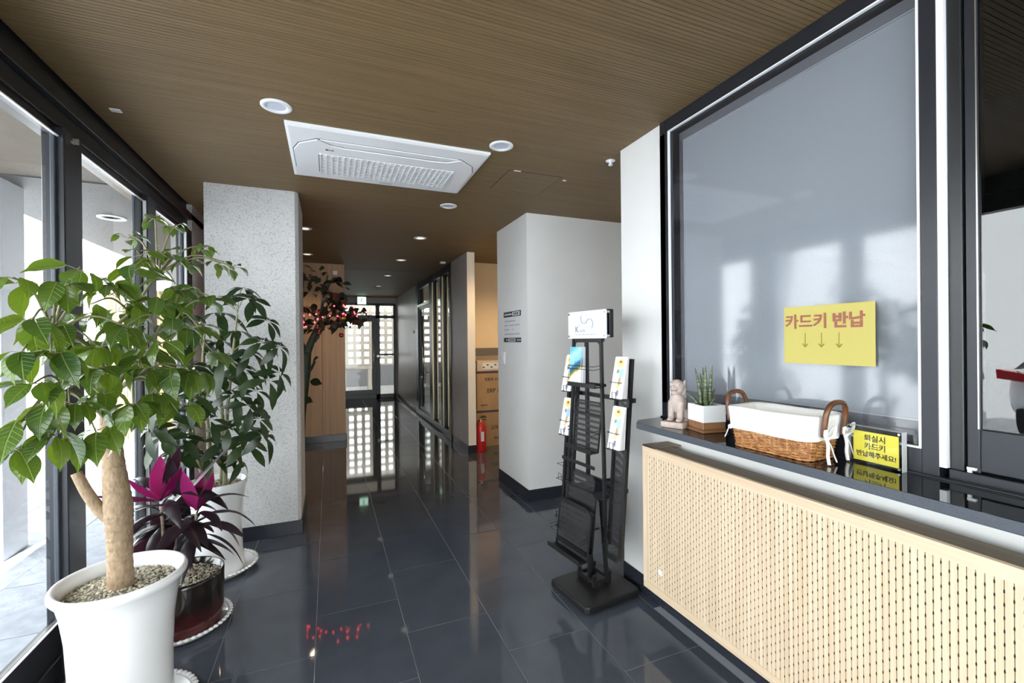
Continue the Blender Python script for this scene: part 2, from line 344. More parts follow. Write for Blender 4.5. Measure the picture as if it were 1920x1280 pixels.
def mk_cover_blue():
    m, N, L, b = newmat('blue_booklet_cover')
    tc = N.new('ShaderNodeTexCoord'); sp = N.new('ShaderNodeSeparateXYZ'); L.new(tc.outputs['Generated'], sp.inputs['Vector'])
    nz = N.new('ShaderNodeTexNoise'); nz.inputs['Scale'].default_value = 5; L.new(tc.outputs['Generated'], nz.inputs['Vector'])
    a = N.new('ShaderNodeMath'); a.operation = 'MULTIPLY_ADD'; a.inputs[1].default_value = 0.28; L.new(sp.outputs['X'], a.inputs[0]); L.new(sp.outputs['Z'], a.inputs[2])
    a2 = N.new('ShaderNodeMath'); a2.operation = 'MULTIPLY_ADD'; a2.inputs[1].default_value = 0.16; L.new(nz.outputs['Fac'], a2.inputs[0]); L.new(a.outputs['Value'], a2.inputs[2])
    cr = N.new('ShaderNodeValToRGB'); cr.color_ramp.interpolation = 'LINEAR'; e = cr.color_ramp.elements
    e[0].position = 0.0; e[0].color = (0.8, 0.8, 0.8, 1); e[1].position = 1.0; e[1].color = (0.10, 0.48, 0.66, 1)
    for p, c in ((0.42, (0.82, 0.82, 0.8)), (0.44, (0.7, 0.45, 0.05)), (0.48, (0.10, 0.22, 0.05)), (0.56, (0.03, 0.10, 0.30)), (0.62, (0.05, 0.2, 0.35)), (0.66, (0.22, 0.60, 0.78)), (0.85, (0.45, 0.74, 0.84))):
        x = e.new(p); x.color = (*c, 1)
    sc = N.new('ShaderNodeMath'); sc.operation = 'MULTIPLY'; sc.inputs[1].default_value = 0.8; L.new(a2.outputs['Value'], sc.inputs[0])
    L.new(sc.outputs['Value'], cr.inputs['Fac']); L.new(cr.outputs['Color'], b.inputs['Base Color']); b.inputs['Roughness'].default_value = 0.3
    return m
M['coverblue'] = mk_cover_blue()

# ------------------------------------------------------------------ mesh helpers
class MB:
    def __init__(s): s.v = []; s.f = []; s.mi = []
    def add(s, vs, fs, mi=0):
        o = len(s.v); s.v += [tuple(x) for x in vs]; s.f += [tuple(i+o for i in f) for f in fs]; s.mi += [mi]*len(fs); return s
    def box(s, x0, x1, y0, y1, z0, z1, mi=0):
        return s.add([(x0, y0, z0), (x1, y0, z0), (x1, y1, z0), (x0, y1, z0), (x0, y0, z1), (x1, y0, z1), (x1, y1, z1), (x0, y1, z1)],
                     [(0, 3, 2, 1), (4, 5, 6, 7), (0, 1, 5, 4), (1, 2, 6, 5), (2, 3, 7, 6), (3, 0, 4, 7)], mi)
    def prism(s, pts, z0, z1, mi=0, axis='z'):
        n = len(pts)
        def P(a, b, c): return (a, b, c) if axis == 'z' else ((c, a, b) if axis == 'x' else (a, c, b))
        vs = [P(a, b, z0) for a, b in pts] + [P(a, b, z1) for a, b in pts]
        fs = [tuple(range(n-1, -1, -1)), tuple(range(n, 2*n))] + [(i, (i+1) % n, n+(i+1) % n, n+i) for i in range(n)]
        if axis == 'y': fs = [tuple(reversed(f)) for f in fs]
        return s.add(vs, fs, mi)
    def lathe(s, prof, seg=32, c=(0, 0, 0), mi=0, close=False):
        vs = []; fs = []; n = len(prof)
        for k in range(seg):
            a = 2*PI*k/seg
            for r, z in prof: vs.append((c[0]+r*math.cos(a), c[1]+r*math.sin(a), c[2]+z))
        for k in range(seg):
            k2 = (k+1) % seg
            for i in range(n-1): fs.append((k*n+i, k2*n+i, k2*n+i+1, k*n+i+1))
        if prof[0][0] > 1e-6: fs.append(tuple(k*n for k in range(seg-1, -1, -1)))
        if prof[-1][0] > 1e-6 and not close: fs.append(tuple(k*n+n-1 for k in range(seg)))
        return s.add(vs, fs, mi)
    def tube(s, pts, r, seg=6, mi=0, caps=True, flat=None):
        pts = [Vector(p) for p in pts]; n = len(pts)
        rs = r if isinstance(r, (list, tuple)) else [r]*n
        vs = []; fs = []; up = Vector((0, 0, 1)); prev = None
        for i, p in enumerate(pts):
            t = (pts[min(i+1, n-1)]-pts[max(i-1, 0)]).normalized()
            if prev is None:
                ref = up if abs(t.dot(up)) < 0.9 else Vector((1, 0, 0))
                a = t.cross(ref).normalized()
            else:
                a = (prev - t*prev.dot(t)).normalized()
            prev = a; b = t.cross(a)
            for k in range(seg):
                an = 2*PI*(k+0.5)/seg
                fa = 1.0 if flat is None else flat
                vs.append(p + a*rs[i]*math.cos(an) + b*rs[i]*fa*math.sin(an))
        for i in range(n-1):
            for k in range(seg):
                k2 = (k+1) % seg; fs.append((i*seg+k, i*seg+k2, (i+1)*seg+k2, (i+1)*seg+k))
        if caps: fs.append(tuple(range(seg-1, -1, -1))); fs.append(tuple((n-1)*seg+k for k in range(seg)))
        return s.add(vs, fs, mi)
    def bar(s, a, b, w, h=None, mi=0):
        r = w/math.sqrt(2); return s.tube([a, b], r, 4, mi)
    def sphere(s, c, r, seg=10, rings=6, mi=0, sc=(1, 1, 1)):
        prof = [(max(1e-7, math.sin(PI*i/rings)), -math.cos(PI*i/rings)) for i in range(rings+1)]
        vs = []; fs = []; n = rings+1
        for k in range(seg):
            a = 2*PI*k/seg
            for pr, z in prof: vs.append((c[0]+r*sc[0]*pr*math.cos(a), c[1]+r*sc[1]*pr*math.sin(a), c[2]+r*sc[2]*z))
        for k in range(seg):
            k2 = (k+1) % seg
            for i in range(rings): fs.append((k*n+i, k2*n+i, k2*n+i+1, k*n+i+1))
        return s.add(vs, fs, mi)
    def me(s, name, mats, smooth=False):
        m = bpy.data.meshes.new(name); m.from_pydata(s.v, [], s.f)
        for x in (mats if isinstance(mats, (list, tuple)) else [mats]): m.materials.append(x)
        m.polygons.foreach_set('material_index', s.mi)
        if smooth: m.polygons.foreach_set('use_smooth', [True]*len(m.polygons))
        m.update(); return m
    def build(s, name, mats, parent=None, smooth=False, bevel=0.0, loc=None, rot=None, seg=2, autosm=False):
        o = bpy.data.objects.new(name, s.me(name, mats, smooth)); COL.objects.link(o)
        if parent: o.parent = parent
        if loc: o.location = loc
        if rot: o.rotation_euler = rot
        if bevel:
            b = o.modifiers.new('bevel', 'BEVEL'); b.width = bevel; b.segments = seg; b.limit_method = 'ANGLE'; b.angle_limit = 0.7
        if autosm:
            o.data.polygons.foreach_set('use_smooth', [True]*len(o.data.polygons)); e = o.modifiers.new('es', 'EDGE_SPLIT'); e.split_angle = 0.6
        return o

def tag(o, label, cat, group=None, kind=None):
    o['label'] = label; o['category'] = cat
    if group: o['group'] = group
    if kind: o['kind'] = kind
    return o
def thing(name, label, cat, loc=(0, 0, 0), rz=0.0, group=None, kind=None):
    o = bpy.data.objects.new(name, None); COL.objects.link(o); o.location = loc; o.rotation_euler = (0, 0, rz)
    o.empty_display_size = 0.05
    return tag(o, label, cat, group, kind)
def inst(name, me, parent=None, mw=None):
    o = bpy.data.objects.new(name, me); COL.objects.link(o)
    if parent: o.parent = parent
    if mw is not None: o.matrix_local = mw
    return o
def copy_tree(src, parent=None):
    c = src.copy(); COL.objects.link(c)
    if parent: c.parent = parent; c.matrix_parent_inverse = src.matrix_parent_inverse
    for ch in list(src.children): copy_tree(ch, c)
    return c
_dg = None
def text_mesh(name, body, size, m, parent, loc, rot, bold=0.0, align='CENTER', ext=0.0004, sx=1.0):
    cu = bpy.data.curves.new(name, 'FONT'); cu.body = body; cu.size = size; cu.align_x = align; cu.align_y = 'CENTER'
    cu.extrude = ext; cu.offset = bold; cu.resolution_u = 3
    t = bpy.data.objects.new('tmp_text', cu); COL.objects.link(t)
    bpy.context.view_layer.update()
    me = bpy.data.meshes.new_from_object(t.evaluated_get(bpy.context.evaluated_depsgraph_get()))
    COL.objects.unlink(t); bpy.data.objects.remove(t); bpy.data.curves.remove(cu)
    me.materials.clear(); me.materials.append(m)
    o = bpy.data.objects.new(name, me); COL.objects.link(o); o.parent = parent; o.location = loc; o.rotation_euler = rot; o.scale = (sx, 1, 1)
    return o
def rrect(w, h, r, n=4, cx=0, cy=0):
    pts = []
    for (sx, sy, a0) in ((1, 1, 0), (-1, 1, PI/2), (-1, -1, PI), (1, -1, 1.5*PI)):
        for k in range(n+1):
            a = a0 + PI/2*k/n
            pts.append((cx+sx*(w/2-r)+r*math.cos(a), cy+sy*(h/2-r)+r*math.sin(a)))
    return pts
FACE_L = (PI/2, 0, -PI/2)    # text upright on a surface facing -X
FACE_F = (PI/2, 0, 0)        # text upright on a surface facing -Y


# ------------------------------------------------------------------ structure
ZC = 2.51
def struct(o, label, cat): return tag(o, label, cat, kind='structure')

# floor: grout bed with single granite tiles
fl = MB().box(-1.15, 4.0, -3.0, 11.75, -0.12, -0.0016).build('floor', M['grout'])
struct(fl, 'dark polished granite tile floor with pale joints', 'floor')
TP, TW = 0.617, 0.4055
tile_me = {}
def tile(x0, x1, y0, y1):
    key = (round(x1-x0, 3), round(y1-y0, 3))
    if key not in tile_me:
        a, b = key[0]/2-0.0016, key[1]/2-0.0016
        m = MB(); c = 0.0008
        m.add([(-a, -b, -0.0016), (a, -b, -0.0016), (a, b, -0.0016), (-a, b, -0.0016), (-a, -b, -c*0.6), (a, -b, -c*0.6), (a, b, -c*0.6), (-a, b, -c*0.6), (-a+c, -b+c, 0), (a-c, -b+c, 0), (a-c, b-c, 0), (-a+c, b-c, 0)],
              [(0, 1, 5, 4), (1, 2, 6, 5), (2, 3, 7, 6), (3, 0, 4, 7), (4, 5, 9, 8), (5, 6, 10, 9), (6, 7, 11, 10), (7, 4, 8, 11), (8, 9, 10, 11)])
        tile_me[key] = m.me('floor_tile', M['tile'])
    o = inst('floor_tile', tile_me[key], fl); o.location = ((x0+x1)/2, (y0+y1)/2, 0)
xs = [-1.15, -0.883] + [-0.477+TW*k for k in range(9)]
for k in range(len(xs)-1):
    par = (k % 2 == 1)
    y = (1.878 if par else 2.186) - 7*TP
    ymax = 11.7 if xs[k] < 1.5 else 6.2
    while y < ymax:
        y0, y1 = max(y, -2.99), min(y+TP, 11.74)
        if y1-y0 > 0.02 and (xs[k] < 1.5 or y1 > 2.0) and not (xs[k] < -0.5 and y0 > 6.8) and not (xs[k] > 1.5 and False):
            tile(xs[k], xs[k+1], y0, y1)
        y += TP

# ceiling: reeded oak boards running across the hall
def ceiling_profile():
    m = MB(); ys = []; y = -0.8
    while y < 7.2:
        g = 0.007 if abs(y-3.65) < 0.009 else 0.0026
        ys += [(y, 0.0), (y+0.018-g, 0.0), (y+0.018-g, 0.0035), (y+0.018, 0.0035)]
        y += 0.018
    ys = [(-3.0, 0.0)] + ys + [(y, 0.0), (11.75, 0.0)]
    vs = []; fs = []
    for (yy, dz) in ys: vs += [(-1.02, yy, ZC+dz), (4.0, yy, ZC+dz)]
    for i in range(len(ys)-1): fs.append((2*i, 2*i+1, 2*i+3, 2*i+2))
    m.add(vs, [tuple(reversed(f)) for f in fs])
    m.box(-1.02, 4.0, -3.0, 11.75, ZC+0.02, ZC+0.12)
    return m
ceil = ceiling_profile().build('ceiling', M['ceil'])
struct(ceil, 'brown reeded oak ceiling with fine cross grooves', 'ceiling')

def wallbox(name, label, boxes, m, cat='wall', bevel=0.0):
    b = MB()
    for q in boxes: b.box(*q)
    o = b.build(name, m, bevel=bevel); return struct(o, label, cat)
wallbox('wall_right', 'white pier and low white wall under the reception windows',
        [(1.6, 1.75, 1.842, 2.19, 0, ZC), (1.6, 1.75, -0.75, 1.842, 0, 0.965), (1.6, 1.75, -3.0, -0.75, 0, ZC)], M['white'])
wallbox('wall_middle', 'white block wall carrying the black and white notice', [(1.6, 3.4, 3.544, 4.28, 0, ZC)], M['white'])
wp = wallbox('wall_partition', 'grey partition wall before the black framed glass', [(1.6, 1.7, 5.362, 6.14, 0, ZC)], M['greypaint'])
o = MB().box(1.6, 1.7, 5.36, 5.3625, 0.0, ZC).build('end_face', mat('partition_end_paint', (0.80, 0.72, 0.60), 0.6), wp)
wallbox('wall_corridor', 'grey corridor wall leading to the far glass door', [(1.6, 1.75, 8.87, 11.6, 0, ZC)], M['greypaint'])
wallbox('wall_nook', 'warm cream wall at the back of the storage nook', [(1.7, 3.4, 6.05, 6.15, 0, ZC), (3.4, 3.5, 4.28, 6.15, 0, ZC)], M['cream'])
wallbox('wall_lobby', 'unseen wall closing the side lobby, greyed to dim the block wall', [(3.9, 4.0, 2.0, 3.6, 0, ZC), (1.75, 4.0, 2.09, 2.19, 0, ZC)], M['greypaint'])  # unseen lobby walls, greyed so the block face dims towards the right
wallbox('wall_reception', 'wall of the unlit reception room, its darkness put into the colour', [(2.9, 3.0, -0.8, 2.09, 0, ZC), (1.75, 3.0, -0.85, -0.75, 0, ZC)], M['darkroom'])
ww = wallbox('wall_wood', 'brown wood panelled wall behind the lit artificial tree', [(-1.1, 0.215, 6.82, 11.6, 0, ZC)], M['woodwall'])
xw = -1.0
for k in range(4):
    MB().box(xw, xw+0.30, 6.80, 6.82, 0.10, ZC).build('wall_panel', M['woodwall'], ww, bevel=0.002, seg=1); xw += 0.304
wallbox('wall_end', 'strip of wall over the far glass door', [(0.2, 1.7, 11.6, 11.7, 2.36, ZC), (1.56, 1.75, 11.6, 11.7, 0, 2.36)], M['greypaint'])
wallbox('wall_back', 'white wall behind the camera around the entrance', [(-1.15, -1.0, -1.9, -1.8, 0, ZC), (1.55, 1.75, -1.9, -1.8, 0, ZC), (-1.0, 1.55, -1.9, -1.8, 2.40, ZC)], M['white'])

pl_ = MB().prism([(-0.785, 3.637), (-0.222, 3.637), (-0.2, 3.665), (-0.2, 4.25), (-0.785, 4.25)], 0.0, ZC).build('pillar', M['stone'])
struct(pl_, 'pale speckled granite pillar on the left', 'pillar')

# baseboards
def basebd(name, label, boxes):
    b = MB()
    for q in boxes: b.box(*q)
    return struct(b.build(name, M['base'], bevel=0.002, seg=1), label, 'baseboard')
basebd('baseboard_right', 'dark stone baseboard under the white pier', [(1.592, 1.6, -3.0, 2.19, 0, 0.1)])
basebd('baseboard_middle', 'dark stone baseboard around the white block', [(1.592, 1.6, 3.536, 4.28, 0, 0.1), (1.592, 3.4, 3.536, 3.544, 0, 0.1)])
basebd('baseboard_partition', 'dark stone baseboard around the grey partition', [(1.592, 1.6, 5.352, 6.14, 0, 0.1), (1.592, 1.7, 5.352, 5.36, 0, 0.1)])
basebd('baseboard_corridor', 'dark stone baseboard along the far corridor wall', [(1.592, 1.6, 8.87, 11.6, 0, 0.1)])
basebd('baseboard_wood', 'dark stone baseboard below the wood panelled wall', [(-1.0, 0.223, 6.79, 6.80, 0, 0.1), (0.215, 0.223, 6.79, 11.6, 0, 0.1)])
basebd('baseboard_pillar', 'dark stone skirting around the granite pillar', [(-0.793, -0.19, 3.629, 3.637, 0, 0.1), (-0.2, -0.19, 3.637, 4.25, 0, 0.1)])

# ------------------------------------------------------------------ left storefront glazing
hd = MB()
hd.box(-1.14, -1.035, -3.0, 6.8, 2.44, ZC+0.02)
hd.box(-1.14, -1.0, -3.0, 6.8, 2.385, 2.44)
hd.box(-1.07, -1.03, -1.8, 6.8, 2.262, 2.385)
hd.box(-1.14, -1.015, -3.0, 6.8, 2.30, 2.312)
struct(hd.build('trim_1', M['black'], bevel=0.003, seg=1), 'stepped black header beam over the storefront glass', 'beam')
sl = MB(); sl.box(-1.06, -1.028, -1.8, 6.8, 0.0, 0.28); sl.box(-1.06, -1.0, -1.8, 6.8, 0.0, 0.05); sl.box(-1.06, -1.015, -1.8, 6.8, 0.13, 0.145)
struct(sl.build('trim_2', M['black'], bevel=0.003, seg=1), 'black bottom rail of the storefront glass', 'rail')
def post(n, y0, y1, label):
    m = MB(); m.box(-1.075, -1.0, y0, y1, 0.0, 2.30)
    o = m.build('trim_%d' % n, M['darkframe'], bevel=0.004, seg=1)
    MB().box(-1.07, -1.01, y1, y1+0.02, 0.28, 2.262).build('edge', M['black'], o)
    return struct(o, label, 'post')
post(3, 2.403, 2.545, 'wide dark storefront post beside the tall leafy plant')
post(4, 3.312, 3.46, 'dark storefront post next to the granite pillar')
post(5, 0.60, 0.74, 'dark storefront post near the camera')
post(6, 4.13, 4.26, 'dark storefront post beyond the granite pillar')
def pane(n, y0, y1, x, label, stile=(0.05, 0.010)):
    r = thing('window_%d' % n, label, 'window', (x, y0, 0), kind='structure'); d = y1-y0
    MB().box(-0.004, 0.004, 0.0, d, 0.27, 2.27).build('glass', M['glass'], r)
    q = MB(); q.box(0.008, 0.018, 0, d, 2.257, 2.262); q.build('seal_line', M['seal'], r)
    q = MB(); q.box(0.008, 0.016, 0, d, 0.280, 0.284); q.build('seal_line', M['seal'], r)
    if stile:
        MB().box(-0.006, 0.010, d-stile[0], d-stile[1], 0.28, 2.262).build('stile', M['stile'], r, bevel=0.004)
        MB().box(0.013, 0.030, d-0.020, d, 0.28, 2.262).build('seal', M['seal'], r, bevel=0.003, seg=1)
    return r
pane(3, 0.74, 2.435, -1.035, 'storefront pane left of the wide dark post')
pane(4, 2.565, 3.325, -1.035, 'storefront pane behind the leafy plants', (0.125, 0.015))
pane(5, 3.48, 4.14, -1.035, 'narrow storefront pane beside the granite pillar')
wallbox('added_wall_left', 'grey wall added beyond the last storefront post to darken the corridor', [(-1.14, -1.0, 4.26, 6.82, 0, ZC)], M['greypaint'])  # added wall, closes the side glazing to keep daylight out of the corridor
pane(7, -1.8, 0.60, -1.035, 'storefront pane beside the camera')
r = thing('window_8', 'unseen entrance glazing, set close behind the camera to add frontal light', 'window', (-1.0, -1.85, 0), kind='structure')  # unseen glazing, brought forward to throw more light on surfaces facing it
MB().box(0, 2.55, -0.004, 0.004, 0.06, 2.35).build('glass', M['glass'], r)
q = MB(); q.box(0, 2.55, -0.04, 0.04, 0, 0.06); q.box(0, 2.55, -0.04, 0.04, 2.35, 2.40); q.box(1.25, 1.31, -0.04, 0.04, 0.06, 2.35)
q.build('frame', M['black'], r)
MB().tube([(1.2, 0.07, 0.9), (1.2, 0.07, 1.5)], 0.015, 8).build('pull_handle', M['chrome'], r, smooth=True)

hk = MB().box(-0.012, 0.012, -0.004, 0.004, -0.02, 0.004).box(-0.012, -0.004, -0.02, -0.004, -0.02, -0.012).build('header_hook', M['steel'], loc=(-0.992, 2.47, 2.275)); tag(hk, 'small metal hook at the top of the wide storefront post', 'hook')
# ------------------------------------------------------------------ right: reception windows
def ring(m, x0, x1, y0, y1, z0, z1, t, tb=None, tt=None):
    tb = t if tb is None else tb; tt = t if tt is None else tt
    m.box(x0, x1, y0, y0+t, z0, z1); m.box(x0, x1, y1-t, y1, z0, z1); m.box(x0, x1, y0+t, y1-t, z0, z0+tb); m.box(x0, x1, y0+t, y1-t, z1-tt, z1)
w1 = thing('window_1', 'fixed reception window with grey mesh screen', 'window', (1.6, 0.71, 1.0), kind='structure')
m = MB(); ring(m, -0.012, 0.07, 0.0, 1.132, 0.0, ZC-1.0, 0.04, 0.076, 0.067)
m.box(-0.012, 0.07, 1.069, 1.132, 0.076, ZC-1.067)
m.build('frame', M['darkframe'], w1, bevel=0.002, seg=1)
m = MB(); ring(m, -0.015, -0.002, 0.040, 1.070, 0.075, 1.444, 0.005)
m.build('seal', M['seal'], w1)
MB().box(0.0, 0.006, 0.044, 1.066, 0.08, 1.44).build('glass', M['glass_office'], w1)
MB().box(0.045, 0.049, 0.048, 1.018, 0.148, 1.385).build('blind', M['blind'], w1)
m = MB(); ring(m, 0.040, 0.046, 0.046, 1.022, 0.146, 1.389, 0.004); m.build('blind_edge', mat('blind_edge_grey', (0.36, 0.36, 0.37), 0.5), w1)
MB().box(0.060, 0.064, 0.04, 1.07, 0.076, 1.444).build('screen', M['screen'], w1)
MB().box(-0.01, 0.03, -0.016, 0.0, 0.032, ZC-1.0).build('weather_strip', M['seal'], w1)

w2 = thing('window_2', 'sliding reception window with dark reflecting glass', 'window', (1.6, -0.75, 1.0), kind='structure')
m = MB(); m.box(0.0, 0.12, 0, 1.444, 0.0, 0.03); m.box(0.0, 0.12, 0.0, 0.06, 0.03, ZC-1); m.box(0.0, 0.12, 0.06, 1.444, ZC-1.05, ZC-1)
m.build('frame', M['darkframe'], w2, bevel=0.002, seg=1)
m = MB(); m.box(0.004, 0.05, 1.413, 1.443, 0.03, ZC-1.05); m.build('jamb', M['black'], w2, bevel=0.002, seg=1)
m = MB(); m.box(0.012, 0.05, 1.383, 1.411, 0.03, ZC-1.05); m.box(0.012, 0.05, 0.06, 0.12, 0.03, ZC-1.05); m.box(0.012, 0.05, 0.12, 1.383, 0.035, 0.15); m.box(0.012, 0.05, 0.12, 1.383, ZC-1.1, ZC-1.05)
m.build('sash', M['darkframe'], w2, bevel=0.003, seg=1)
MB().box(0.010, 0.0125, 1.3835, 1.3865, 0.15, ZC-1.1).build('sash_seal', M['steel'], w2)
MB().box(0.02, 0.026, 0.12, 1.383, 0.148, ZC-1.1).build('glass', M['glass_dark'], w2)
m = MB(); m.box(0.003, 0.01, 1.398, 1.406, 0.025, 0.045); m.box(0.0, 0.01, 1.388, 1.406, 0.038, 0.045); m.build('latch', M['whiteplastic'], w2)
struct(MB().box(1.575, 1.6, -0.75, 1.842, 0.999, 1.006).build('trim_7', M['darkframe'], bevel=0.002, seg=1), 'thin dark sill strip where counter meets the windows', 'sill')

# ------------------------------------------------------------------ corridor glass partition and end door
w9 = thing('window_9', 'black framed tinted glass partition in the corridor', 'window', (1.6, 6.14, 0), kind='structure')
m = MB()
for a, b_ in ((0.0, 0.10), (0.52, 0.64), (1.22, 1.46), (2.50, 2.73)): m.box(-0.01, 0.09, a, b_, 0.0, ZC)
m.box(0.0, 0.08, 0.0, 2.73, 2.40, ZC); m.box(-0.02, 0.08, 0.0, 2.73, 0.0, 0.11)
m.build('frame', M['black'], w9, bevel=0.003, seg=1)
for a, b_ in ((0.10, 0.52), (0.64, 1.22)): MB().box(0.035, 0.045, a, b_, 0.11, 2.40).build('pane', M['glass_tint'], w9)
for a in (0.505, 1.205): MB().box(-0.014, 0.006, a, a+0.012, 0.11, 2.38).build('metal_edge', M['brass'], w9)
d2 = thing('door_2', 'tinted glass door with long pull handle in the corridor partition', 'door', (1.6, 7.61, 0), kind='structure')
MB().box(0.03, 0.04, 0.05, 0.98, 0.13, 2.02).build('glass', M['glass_tint'], d2)
MB().box(0.03, 0.04, 0.0, 1.03, 2.10, 2.40).build('transom_pane', M['glass_tint'], d2)
m = MB(); ring(m, 0.01, 0.06, 0.0, 1.03, 0.11, 2.06, 0.05, 0.06, 0.05); m.build('frame', M['black'], d2, bevel=0.002, seg=1)
MB().box(-0.02, 0.04, 0.0, 1.03, 2.055, 2.10).build('door_closer', M['steel'], d2, bevel=0.004)
m = MB(); m.tube([(-0.045, 0.36, 0.72), (-0.045, 0.36, 1.42)], 0.014, 8); m.tube([(-0.045, 0.36, 0.85), (0.03, 0.36, 0.85)], 0.008, 6); m.tube([(-0.045, 0.36, 1.3), (0.03, 0.36, 1.3)], 0.008, 6)
m.build('pull_handle', M['chrome'], d2, smooth=True)
MB().box(0.01, 0.03, 0.55, 0.95, 0.72, 0.745).build('notice_strip', M['paper'], d2)
struct(MB().box(2.6, 2.7, 6.15, 8.9, 0, ZC).build('wall_office', M['darkroom']), 'wall of the unlit office behind the partition, darkness put into its colour', 'wall')

d1 = thing('door_1', 'black framed glass door at the far end of the corridor', 'door', (0.2, 11.62, 0), kind='structure')
m = MB(); m.box(0.0, 0.06, -0.03, 0.03, 0, 2.36); m.box(0.885, 0.985, -0.03, 0.03, 0, 2.36); m.box(1.315, 1.375, -0.03, 0.03, 0, 2.36)
m.box(0.06, 1.36, -0.03, 0.03, 2.31, 2.37); m.box(0.06, 1.36, -0.03, 0.03, 1.99, 2.07); m.box(0.985, 1.315, -0.03, 0.03, 1.06, 1.11); m.box(0.06, 1.36, -0.03, 0.03, 0, 0.10)
m.build('frame', M['black'], d1, bevel=0.003, seg=1)
m = MB(); m.box(0.06, 0.13, -0.02, 0.02, 0.10, 1.99); m.box(0.79, 0.885, -0.02, 0.02, 0.10, 1.99); m.box(0.13, 0.79, -0.02, 0.02, 0.10, 0.22); m.box(0.13, 0.79, -0.02, 0.02, 1.91, 1.99)
m.build('door_leaf_frame', M['black'], d1, bevel=0.002, seg=1)
for q in ((0.13, 0.79, 0.22, 1.91), (0.06, 0.885, 2.07, 2.31), (0.985, 1.315, 2.07, 2.31), (0.985, 1.315, 1.11, 1.99), (0.985, 1.315, 0.10, 1.06)):
    MB().box(q[0], q[1], -0.004, 0.004, q[2], q[3]).build('pane', M['glass'], d1)
m = MB(); m.tube([(0.83, -0.07, 0.74), (0.83, -0.07, 1.42)], 0.014, 8); m.tube([(0.83, -0.07, 0.85), (0.83, 0, 0.85)], 0.008, 6); m.tube([(0.83, -0.07, 1.3), (0.83, 0, 1.3)], 0.008, 6)
m.build('pull_handle', M['chrome'], d1, smooth=True)
MB().lathe([(0.0, -0.012), (0.03, -0.01), (0.035, 0), (0.03, 0.01)], 12).build('lock', M['steel'], d1, loc=(0.935, -0.04, 1.05), rot=(PI/2, 0, 0))

ex = thing('exit_sign', 'glowing green exit sign hung from ceiling before the far door', 'exit sign', (0.735, 11.2, 2.39))
MB().box(-0.10, 0.10, -0.02, 0.02, -0.09, 0.09).build('housing', M['whiteplastic'], ex, bevel=0.004)
MB().box(-0.095, 0.095, -0.024, -0.02, -0.085, 0.085).build('lit_face', M['exit'], ex)
m = MB(); m.sphere((0.0, -0.026, 0.045), 0.014, 8, 5, sc=(1, 0.2, 1)); m.tube([(0.0, -0.026, 0.03), (-0.012, -0.026, -0.01)], 0.010, 6); m.tube([(-0.012, -0.026, -0.01), (0.02, -0.026, -0.04), (0.012, -0.026, -0.07)], 0.006, 5); m.tube([(-0.012, -0.026, -0.01), (-0.03, -0.026, -0.045), (-0.055, -0.026, -0.05)], 0.006, 5); m.tube([(0.0, -0.026, 0.025), (0.03, -0.026, 0.005)], 0.005, 5); m.tube([(0.0, -0.026, 0.025), (-0.03, -0.026, 0.0)], 0.005, 5)
m.build('running_figure', M['exitgreen'], ex)
MB().tube([(0, 0, 0.09), (0, 0, 0.12)], 0.01, 6).build('bracket', M['whiteplastic'], ex)

# ------------------------------------------------------------------ counter slab and slatted oak cover
ct = MB(); ct.prism([(1.368, -0.9), (1.6, -0.9), (1.6, 1.842), (1.418, 1.822), (1.368, 1.768)], 0.970, 1.0)
counter = ct.build('counter_slab', [M['counter_edge'], M['counter']], bevel=0.003, seg=2)
for p in counter.data.polygons:
    if p.normal.z > 0.5: p.material_index = 1
tag(counter, 'long black granite counter slab under the reception windows', 'counter')

rc = thing('radiator_cover', 'light oak slatted cover panel hung below the granite counter', 'panel', (1.44, 1.815, 0.175))
Y0 = -2.7
MB().box(0.0, 0.09, Y0, 0.0, 0.697, 0.703).build('top_board', M['oak_shaded'], rc)
MB().box(0.0, 0.16, -0.095, 0.0, 0.697, 0.7035).build('end_board', M['oak_shaded'], rc)
MB().box(0.0, 0.012, Y0, 0.0, 0.660, 0.697).build('top_rail', M['oak_h'], rc)
MB().box(0.0, 0.012, Y0, 0.0, 0.0, 0.034).build('bottom_rail', M['oak_h'], rc)
MB().box(0.0, 0.012, -0.034, 0.0, 0.034, 0.660).build('stile', M['oak'], rc)
MB().box(0.012, 0.16, -0.02, 0.0, 0.0, 0.697).build('end_panel', M['oak'], rc)
MB().box(0.0085, 0.02, Y0, -0.034, 0.02, 0.68).build('backing', M['groove'], rc)
smb = MB(); smb.box(0.0, 0.0075, -0.0073, 0.0073, 0.034, 0.660)
sme = smb.me('slat', M['oak'])
ns = 0; y = -0.034-0.00825
holes = MB()
while y > Y0+0.02:
    o = inst('slat', sme, rc); o.location = (0.002, y, 0)
    z = 0.055 + (0.0155 if ns % 2 else 0.0)
    while z < 0.645:
        holes.box(0.0017, 0.006, y-0.00825-0.0016, y-0.00825+0.0016, z, z+0.0075); z += 0.031
    y -= 0.0165; ns += 1
h = holes.build('perforation', M['hole'], rc); h['kind'] = 'stuff'
o = MB().box(-0.004, 0.002, -0.0125, 0.0125, -0.013, 0.013).build('socket_plate', M['whiteplastic'], bevel=0.002)
o.location = (1.439, 1.69, 0.298); tag(o, 'tiny white plate low on the light oak slatted panel', 'plate')

